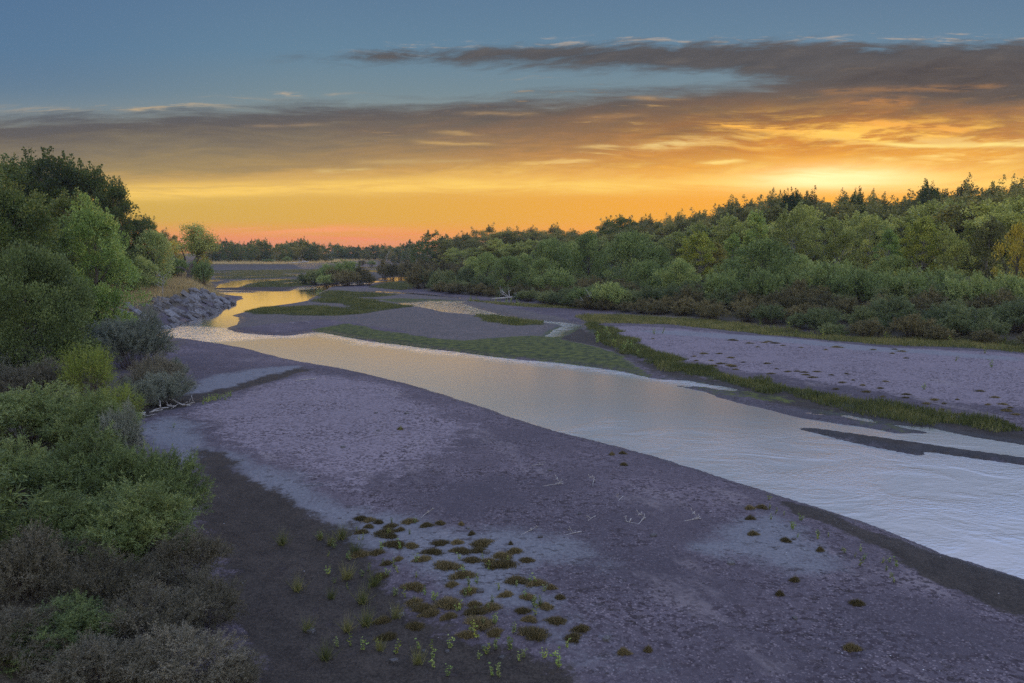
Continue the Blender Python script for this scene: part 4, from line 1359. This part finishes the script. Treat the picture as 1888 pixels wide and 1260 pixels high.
STONES = [stone_mesh(k) for k in range(9)]
edge = gp([(280, 614), (300, 608), (318, 604), (335, 597), (352, 590), (385, 581), (412, 570.5), (424, 562.5), (432, 557)])
es = np.concatenate([[0], np.cumsum(np.linalg.norm(np.diff(edge, axis=0), axis=1))])
rr = random.Random(5)
for k in range(235):
    s = rr.random() * es[-1]
    i = min(int(np.searchsorted(es, s, 'right')) - 1, len(edge) - 2)
    f = (s - es[i]) / (es[i + 1] - es[i])
    p = edge[i] + (edge[i + 1] - edge[i]) * f
    d = edge[i + 1] - edge[i]
    d = d / np.linalg.norm(d)
    nrm = np.array((-d[1], d[0]))
    if nrm[0] > 0:
        nrm = -nrm
    up = rr.random() ** 0.85
    q = p + nrm * (up * 4.6 - 0.5)
    o = obj('bank_rock', STONES[k % 9])
    big = rr.random() < 0.16
    L = rr.uniform(0.65, 1.0) if big else rr.uniform(0.24, 0.58)
    o.scale = (L, L * rr.uniform(.5, .8), L * rr.uniform(.28, .6))
    o.location = (q[0], q[1], max(zone_height(q[0], q[1]), 0.0) + L * rr.uniform(0.0, 0.35))
    o.rotation_euler = (rr.gauss(0, .3), rr.uniform(.25, .85), math.atan2(-nrm[1], -nrm[0]) + rr.gauss(0, .5))
    o.rotation_euler.rotate_axis('X', rr.gauss(0, .3))
    if big:
        lab = 'large pale slab among the tumbled bank rocks, ' + ('down at the waterline' if up < .35 else 'high on the stone bank')
    else:
        lab = 'small grey tumbled rock ' + ('low at the waterline of the stone bank' if up < .35 else 'high up under the dry grass of the stone bank')
    tag(o, lab, 'rock', lab.replace('rock', 'rocks').replace('slab', 'slabs'))

# --- dead wood
def limb(tb, a, d, ln, r0, rnd, depth, bend=.35):
    a = np.asarray(a, float)
    d = unit(np.asarray(d, float))
    e = a + d * ln
    mid = (a + e) / 2 + rnd.normal(size=3) * ln * bend * .4
    b = bez(a, mid, e, 6)
    tb.add(b, np.linspace(r0, max(r0 * .3, .012), 6), 5)
    if depth:
        for _ in range(2 + rnd.randint(2)):
            s0 = b[2 + rnd.randint(4)]
            limb(tb, s0, d + rnd.normal(size=3) * .65, ln * rnd.uniform(.35, .65), r0 * .5, rnd, depth - 1, bend)


def dead(name, px, py, D, seed, label, cat, build, z=None):
    x, y = at(px, py, D)[:2]
    tb = Tubes()
    build(tb, np.random.RandomState(seed))
    o = obj(name, tb.mesh(name, DEAD))
    o.location = (x, y, (max(zone_height(x, y), 0.0) if z is None else z) - 0.03)
    return tag(o, label, cat)


def rootwad(tb, r):
    tb.add([(1.9, 1.2, .25), (.9, .5, .55), (0, 0, .75)], [.18, .26, .34], 8)
    for k in range(17):
        a = r.rand() * 6.28
        d = np.array((math.cos(a), -.25 + r.normal() * .3, math.sin(a) * .9 + .35))
        limb(tb, (0, 0, .75), d, r.uniform(.8, 1.5), .11, r, 1, .5)


def snag(h, lean):
    def f(tb, r):
        b = bez(np.zeros(3), np.array((lean * .2, 0, h * .5)), np.array((lean, 0, h)), 8)
        tb.add(b, np.linspace(h * .026, h * .008, 8), 6)
        for i in (3, 4, 4, 5, 6, 6, 7):
            sgn = -1 if r.rand() < .5 else 1
            limb(tb, b[i], (sgn * r.uniform(.5, 1), r.normal() * .4, r.uniform(.5, 1.1)), h * r.uniform(.18, .38), h * .012, r, 1)
    return f


def pile(w_, n_, h=.5):
    def f(tb, r):
        for _ in range(n_):
            a = np.array((r.uniform(-w_, w_) * .7, r.normal() * .25, r.uniform(.03, h * .35)))
            d = np.array((r.choice((-1, 1)), r.normal() * .6, r.uniform(-.05, .5)))
            limb(tb, a, d, r.uniform(.5, 1.0) * w_, r.uniform(.025, .06), r, 1, .5)
    return f


def log(L, r0, n_=3):
    def f(tb, r):
        b = bez(np.array((-L / 2, 0, r0)), np.array((0, .2, r0 * 2.2)), np.array((L / 2, .3, r0 * 3.4)), 8)
        tb.add(b, np.linspace(r0 * .6, r0, 8), 7)
        for _ in range(n_):
            limb(tb, b[3 + r.randint(4)], (r.normal(), r.normal() * .4, r.uniform(.1, .9)), L * r.uniform(.15, .4), r0 * .4, r, 1)
    return f


dead('uprooted_stump', 1090, 577, 103, 1, 'bleached uprooted stump with a fan of roots on the far sand edge', 'stump', rootwad)
dead('fallen_log', 945, 552, 124, 2, 'grey fallen log in front of the dark thicket', 'log', log(6.5, .2, 4))
dead('dead_snag', 612, 484, 432, 3, 'bare white forked snag before the far wood', 'dead tree', snag(7.5, -2.0))
dead('dead_snag', 505, 484, 430, 4, 'thin leaning white trunk before the far wood', 'dead tree', snag(6, 1.6))
dead('dead_snag', 713, 480, 460, 5, 'small bare white snag at the right of the far wood', 'dead tree', snag(6, .5))
dead('driftwood_log', 550, 492, 352, 6, 'pale driftwood log below the far eroded bank', 'log', log(9, .3, 4))
dead('driftwood_pile', 1790, 634, 70.5, 7, 'bleached branch tangle at the foot of the thicket near the right edge', 'driftwood', pile(2.2, 14, .9))
dead('dead_branch', 1752, 626, 73, 8, 'upright grey branch fork leaning out of the thicket', 'branch', pile(1.3, 6, 1.6))
dead('driftwood_pile', 322, 738, 39.0, 9, 'grey driftwood twigs below the low spreading grey shrub', 'driftwood', pile(.75, 9, .35))
dead('driftwood_pile', 262, 752, 36.5, 10, 'thin dead sticks beside the yellow green willow sprays', 'driftwood', pile(.9, 8, .35))
dead('driftwood_pile', 1165, 584, 99, 11, 'small grey drift sticks right of the uprooted stump', 'driftwood', pile(1.0, 7, .4))
dead('dead_sapling', 300, 552, 104, 12, 'bare grey dead sapling standing in the dry bank grass', 'dead tree', snag(2.6, .3))
dead('stick', 562, 688, 46.5, 13, 'short dark stick lying on the sand by the channel mouth', 'stick', log(1.1, .03, 0))


# --- tufts and seedlings
def tuft_meshes(seed):
    r = np.random.RandomState(seed)
    n_ = 2600
    a, q = r.rand(n_) * 6.28, np.sqrt(r.rand(n_))
    lump = 1 + .22 * np.sin(2 * a + seed) + .2 * np.sin(3 * a + 2 * seed) + .16 * np.sin(7 * a + seed) + .25 * r.normal(size=n_) * q
    P = np.stack([q * np.cos(a) * lump, q * np.sin(a) * lump * .8, np.zeros(n_)], 1)
    d = np.stack([P[:, 0] * .7 + r.normal(size=n_) * .4, P[:, 1] * .7 + r.normal(size=n_) * .4, np.full(n_, .75)], 1)
    hgt = .46 * (1 - .5 * q ** 2) * (.35 + 1.0 * r.rand(n_))
    return leaves('tuft', P, d, hgt, .07, LM['tuft'], None, seed, tri=True)


def weed_meshes(seed, green):
    r = np.random.RandomState(seed)
    tb, Ps, Ds = Tubes(), [], []
    for s_ in range(3 + seed % 3):
        e = np.array((r.normal() * .12, r.normal() * .12, r.uniform(.28, .6)))
        b = bez(np.array((r.normal() * .04, r.normal() * .04, 0)), e * np.array((.3, .3, .6)), e, 6)
        tb.add(b, np.linspace(.008, .004, 6), 3)
        for k_ in range(12):
            p = b[1 + r.randint(5)]
            Ps.append(p)
            Ds.append((r.normal(), r.normal(), .25))
    fo = leaves('foliage', np.array(Ps), np.array(Ds), .10, .065, LM[green], None, seed)
    return fo, tb.mesh('stem', STEM)


def sprout_meshes(seed):
    r = np.random.RandomState(seed)
    n_ = 120
    P = r.normal(size=(n_, 3)) * np.array((.06, .06, 0))
    d = r.normal(size=(n_, 3)) * np.array((.5, .5, 0)) + np.array((.15, 0, 1))
    return leaves('grass_clump', P, d, r.uniform(.3, .75, n_), .012, LM['grass'], None, seed, tri=True)


TUFTS = [tuft_meshes(k) for k in range(4)]
WEEDS = [weed_meshes(k, ('lime', 'fresh', 'willow')[k % 3]) for k in range(6)]
SPROUTS = [sprout_meshes(k) for k in range(3)]


def tuft(px, py, wpx, label, group, flat=1.0):
    x, y = G(px, py, .3)
    R_ = wpx / 2 / FPX * y
    o = obj('grass_tuft', random.choice(TUFTS))
    o.scale = (R_ * 1.05, R_ * 1.05, max(R_, .22) * flat * 1.7)
    o.location = (x, y, zone_height(x, y) - 0.02)
    o.rotation_euler = (0, 0, random.choice((0, PI)) + random.uniform(-.4, .4))
    tag(o, label, 'grass tuft', group)


near_tufts = [(530, 228, 60), (580, 240, 60), (625, 255, 45), (575, 275, 45), (690, 280, 70), (665, 310, 110), (690, 335, 80), (540, 300, 60), (790, 262, 75), (740, 303, 45), (715, 383, 110), (800, 395, 70), (950, 380, 85), (1040, 380, 60), (1170, 388, 110),
    (910, 428, 100), (1060, 425, 100), (1155, 425, 80), (1340, 432, 80), (1275, 455, 90), (1115, 475, 80), (1205, 480, 60), (1405, 480, 65), (985, 505, 130), (1280, 503, 140), (1070, 555, 120), (860, 465, 80), (1010, 605, 60), (1105, 640, 90), (1355, 585, 110),
    (1460, 600, 95), (1535, 625, 45), (1295, 660, 70), (1410, 675, 75), (1580, 678, 45), (815, 605, 110), (815, 680, 80), (1000, 700, 150), (1130, 710, 70), (1505, 725, 80), (1215, 730, 110), (1140, 750, 110), (1385, 750, 70), (860, 710, 120), (900, 740, 90),
    (1000, 765, 80), (1420, 795, 70), (1160, 805, 150), (820, 800, 90), (1560, 805, 90), (1440, 862, 150), (1690, 845, 80), (1650, 885, 90), (1240, 855, 80), (1090, 860, 80), (670, 850, 90), (650, 760, 80), (530, 415, 100), (620, 415, 70), (640, 545, 70), (670, 475, 50),
    (730, 460, 45), (1320, 390, 20), (1115, 337, 35), (1060, 283, 30), (880, 288, 60), (950, 280, 50)]
for cx, cy, cw in near_tufts:
    px, py = 480 + cx * .3496, 880 + cy * .3496
    zone = 'on the pale sand' if px > 790 else 'at the dark mud edge'
    size = 'broad dark mat of grass' if cw >= 95 else 'small dark grass tuft' if cw < 65 else 'rounded dark grass tuft'
    tuft(px, py, cw * .3496 * .9, f'{size} {zone} of the near bar', f'{size} {zone}', .8)
for px, py, wpx in ((1382, 937, 14), (1405, 935, 16), (1383, 958, 14), (1388, 992, 15), (1448, 1004, 14), (1512, 1020, 12), (1465, 1078, 14), (1580, 1120, 20), (1437, 1105, 12), (1570, 1206, 24), (1150, 1216, 18), (1195, 1212, 12), (1148, 832, 10), (1128, 836, 8), (1150, 858, 10), (738, 800, 8)):
    tuft(px, py, wpx, 'lone dark tuft scattered on the open gravel of the near bar', 'lone tufts on the near gravel bar', .9)
rt = random.Random(3)
for k in range(72):
    f = rt.random()
    if f < .34:
        px = rt.uniform(1240, 1560); py = 655 + (px - 1240) * .155 + rt.gauss(0, 9)
    elif f < .8:
        px = rt.uniform(1480, 1888); py = 706 + (px - 1480) * .155 + rt.gauss(0, 14)
    else:
        px = rt.uniform(1200, 1680); py = 621 + (px - 1200) * .052 + abs(rt.gauss(0, 5))
    tuft(px, py, rt.uniform(5, 16), 'small flat green tuft behind the far grass strip' if f < .8 else 'small tuft along the upper edge of the far pink sandbar', 'tufts behind the grass strip' if f < .8 else 'tufts on the upper edge of the far sandbar', .6)


def weed(px, py, sc, label, group=None, w_=None, z=.3):
    x, y = G(px, py, z)
    fo, st = w_ or random.choice(WEEDS)
    sc *= 0.42 if y < 45 else 0.62
    o = thing('seedling', (x, y, zone_height(x, y) - .01), label, 'plant', group, random.random() * 6.28, (sc, sc, sc))
    obj('foliage', fo, o)
    obj('stem', st, o)


for k in range(80):
    f = rt.random()
    px = 600 + f * 420 + rt.gauss(0, 36)
    py = 985 + f * 200 + rt.gauss(0, 52)
    if py < 970: continue
    weed(px, py, rt.uniform(.6, 1.05), 'leafy green seedling growing among the tufts beside the mud', 'seedlings among the near tufts')
for k in range(16):
    weed(rt.uniform(620, 1060), rt.uniform(1190, 1255), rt.uniform(.8, 1.3), 'leafy green weed along the bottom edge of the dark mud', 'weeds along the bottom edge')
for px, py, sc, lab in ((880, 1186, 1.6, 'brightest yellow green weed near the bottom of the dark mud'), (1030, 1240, 1.5, 'bushy green weed at the bottom edge of the sand'), (1418, 918, .9, 'tiny lone sprout on the crest of the near bank'),
                        (738, 802, .9, 'lone dark sprig on the open near sandbar'), (320, 795, .9, 'lone sprig on the pale sand beside the willow bushes'), (1704, 722, 1.6, 'bright green plant alone on the far pink sandbar'),
                        (1828, 679, 1.6, 'small green plant near the right end of the far sandbar'), (1762, 668, 1.2, 'smallest green plant on the far sandbar'), (1815, 655, 1.5, 'green plant at the upper edge of the far sandbar'), (1222, 618, 1.7, 'right one of two yellow green plants at the far sand edge'), (1206, 619, 1.7, 'left one of two yellow green plants at the far sand edge')):
    weed(px, py, sc, lab)
for k in range(26):
    px = 1400 + rt.random() * 260
    weed(px, 938 + (px - 1400) * .52 + rt.gauss(0, 12), rt.uniform(.5, 1.0), 'small seedling in the weedy line along the near bank crest', 'seedlings along the near bank crest')
for k in range(18):
    px = rt.uniform(860, 960)
    weed(px, 553 + (px - 860) * .09 + rt.gauss(0, 2.5), rt.uniform(1.3, 2.2), 'yellow green plant on the small sand patch before the thicket', 'plants on the small sand patch')
for k in range(26):
    px = rt.uniform(1380, 1860)
    weed(px, 604 + (px - 1380) * .082 + rt.gauss(0, 4), rt.uniform(1.5, 2.6), 'pale leafy weed at the foot of the dark thicket', 'weeds at the foot of the thicket', WEEDS[0])
for k in range(16):
    px = rt.uniform(1085, 1180)
    weed(px, 612 + (px - 1085) * .45 + rt.gauss(0, 7), rt.uniform(1.3, 2.2), 'leafy weed at the head of the green grass strip', 'weeds at the head of the grass strip')
for k in range(12):
    px = 374 + k * 4.6
    weed(px, 744 - (px - 374) * .24 + rt.gauss(0, 2), rt.uniform(1.0, 1.5), 'bright green weed in the short row along the muddy channel', 'weeds in a row along the muddy channel', WEEDS[1])
for px, py in ((566, 1170), (600, 1225), (640, 1170), (668, 1120), (690, 1090), (610, 1010), (630, 1000), (655, 1030), (590, 1000), (730, 1150), (520, 1010), (548, 1095), (700, 1210), (770, 1235), (640, 1075), (610, 1110), (675, 1160)):
    x, y = G(px, py, .2)
    o = obj('grass_clump', random.choice(SPROUTS))
    o.location = (x, y, zone_height(x, y) - .01)
    sc = random.uniform(.5, .85)
    o.scale = (sc, sc, sc)
    tag(o, 'thin upright clump of pale grass growing in the dark mud', 'grass clump', 'grass clumps in the dark mud')


for k in range(26):
    px, py = rt.uniform(560, 1500), rt.uniform(740, 1220)
    if py < 700 + (px - 700) * .34 or py > 1240: 
        continue
    x, y = G(px, py, .35)
    o = obj('pebble', STONES[k % 9])
    sc = rt.uniform(.05, .11)
    o.scale = (sc, sc * .8, sc * .5)
    o.location = (x, y, zone_height(x, y) + sc * .15)
    o.rotation_euler = (0, 0, rt.uniform(0, 6))
    tag(o, 'single pale stone lying loose on the near gravel bar', 'stone', 'loose stones on the near gravel bar')
STICKS = []
for k in range(4):
    tb = Tubes()
    log(.30 + .12 * k, .010, 1 + k % 2)(tb, np.random.RandomState(50 + k))
    STICKS.append(tb.mesh('stick', DEAD))
for k in range(16):
    px, py = rt.uniform(740, 1560), rt.uniform(720, 1000)
    if py < 690 + (px - 620) * .36:
        continue
    x, y = G(px, py, .35)
    o = obj('stick', STICKS[k % 4])
    o.location = (x, y, zone_height(x, y) - .01)
    o.rotation_euler = (0, 0, rt.gauss(.3, .7))
    tag(o, 'thin bleached flood stick lying on the near gravel bar', 'stick', 'flood sticks on the near gravel bar')


# --- grass carpets nobody could count
def scatter(poly, n_, seed):
    r = np.random.RandomState(seed)
    lo, hi = poly.min(0), poly.max(0)
    out, tot = [], 0
    while tot < n_:
        q = lo + (hi - lo) * r.rand(n_ * 3, 2)
        d = seg_sd(q, poly) + (fbm(q[:, 0] * .5, q[:, 1] * .5, seed, 3) - .5) * 2.4
        q = q[d < .5 - 2.2 * r.rand(len(q)) ** 1.5]
        out.append(q)
        tot += len(q)
    q = np.concatenate(out)[:n_]
    z = height(q)
    keep = z > 0.015
    return np.concatenate([q[keep], z[keep, None] - .01], 1)


def carpet(items, name, label, mat, seed):
    P = np.concatenate([scatter(p, n_, seed + i) for i, (p, n_, h) in enumerate(items)])
    # heights follow the patch each blade stands in
    Hh, o = [], 0
    for i, (p, n_, h) in enumerate(items):
        k_ = len(scatter(p, n_, seed + i))
        q = P[o:o + k_]
        patch = .45 + .9 * fbm(q[:, 0] * .7, q[:, 1] * .7, seed + 3, 3)
        Hh.append(h * patch)
        o += k_
    Hh = np.concatenate(Hh)
    o = obj(name, blades(name, P, Hh, .045, mat, seed))
    tag(o, label, 'grass', kind='stuff')


carpet([(GR[0], 30000, .24), (GR[1], 10000, .22), (GR[2], 12000, .3), (GR[3], 7000, .3), (GR[4], 9000, .25), (GR[5], 12000, .3), (GR[6], 26000, .35)], 'bar_grass', 'short dark green grass patches on the low river bars', LM['grass'], 300)
carpet([(GR[7], 30000, .26)], 'strip_grass', 'tall green grass strip along the edge of the far pink sandbar', LM['grass'], 320)
carpet([(GR[8], 45000, .3), (GR[9], 5000, .25)], 'margin_grass', 'low green grass band in front of the dark thicket', LM['grass'], 340)
dry = gp([(150, 640), (262, 600), (300, 588), (330, 575), (352, 566), (400, 556), (416, 550), (400, 538), (388, 525), (380, 512), (360, 506), (300, 506), (200, 530)])
carpet([(dry, 52000, .75)], 'dry_grass', 'tan dry grass on the bank above the rocks', LM['straw'], 360)
fard = gp([(385, 496.6), (560, 496.6), (640, 490.5), (700, 486), (760, 481.5), (760, 479), (640, 484), (385, 488)])
carpet([(fard, 34000, 1.0)], 'far_bank_grass', 'pale dry grass along the top of the far eroded bank', LM['straw'], 380)
# ------------------------------------------------------------------ evening haze over the valley
def build_haze():
    bm = bmesh.new()
    bmesh.ops.create_cube(bm, size=1.0)
    me = bpy.data.meshes.new('haze')
    bm.to_mesh(me)
    bm.free()
    m, t, out = new_mat('evening_haze')
    v = t.node('ShaderNodeVolumePrincipled')
    v.inputs['Color'].default_value = (0.75, 0.80, 0.90, 1)
    v.inputs['Density'].default_value = 0.00014
    v.inputs['Anisotropy'].default_value = 0.2
    t.put(out.inputs['Volume'], v.outputs[0])
    o = obj('haze', me, mats=[m])
    o.scale = (4600, 1800, 28.0)
    o.location = (0, 800, 28.0 / 2 - 2.0)
    tag(o, 'thin evening haze lying over the river valley', 'haze', kind='stuff')


build_haze()
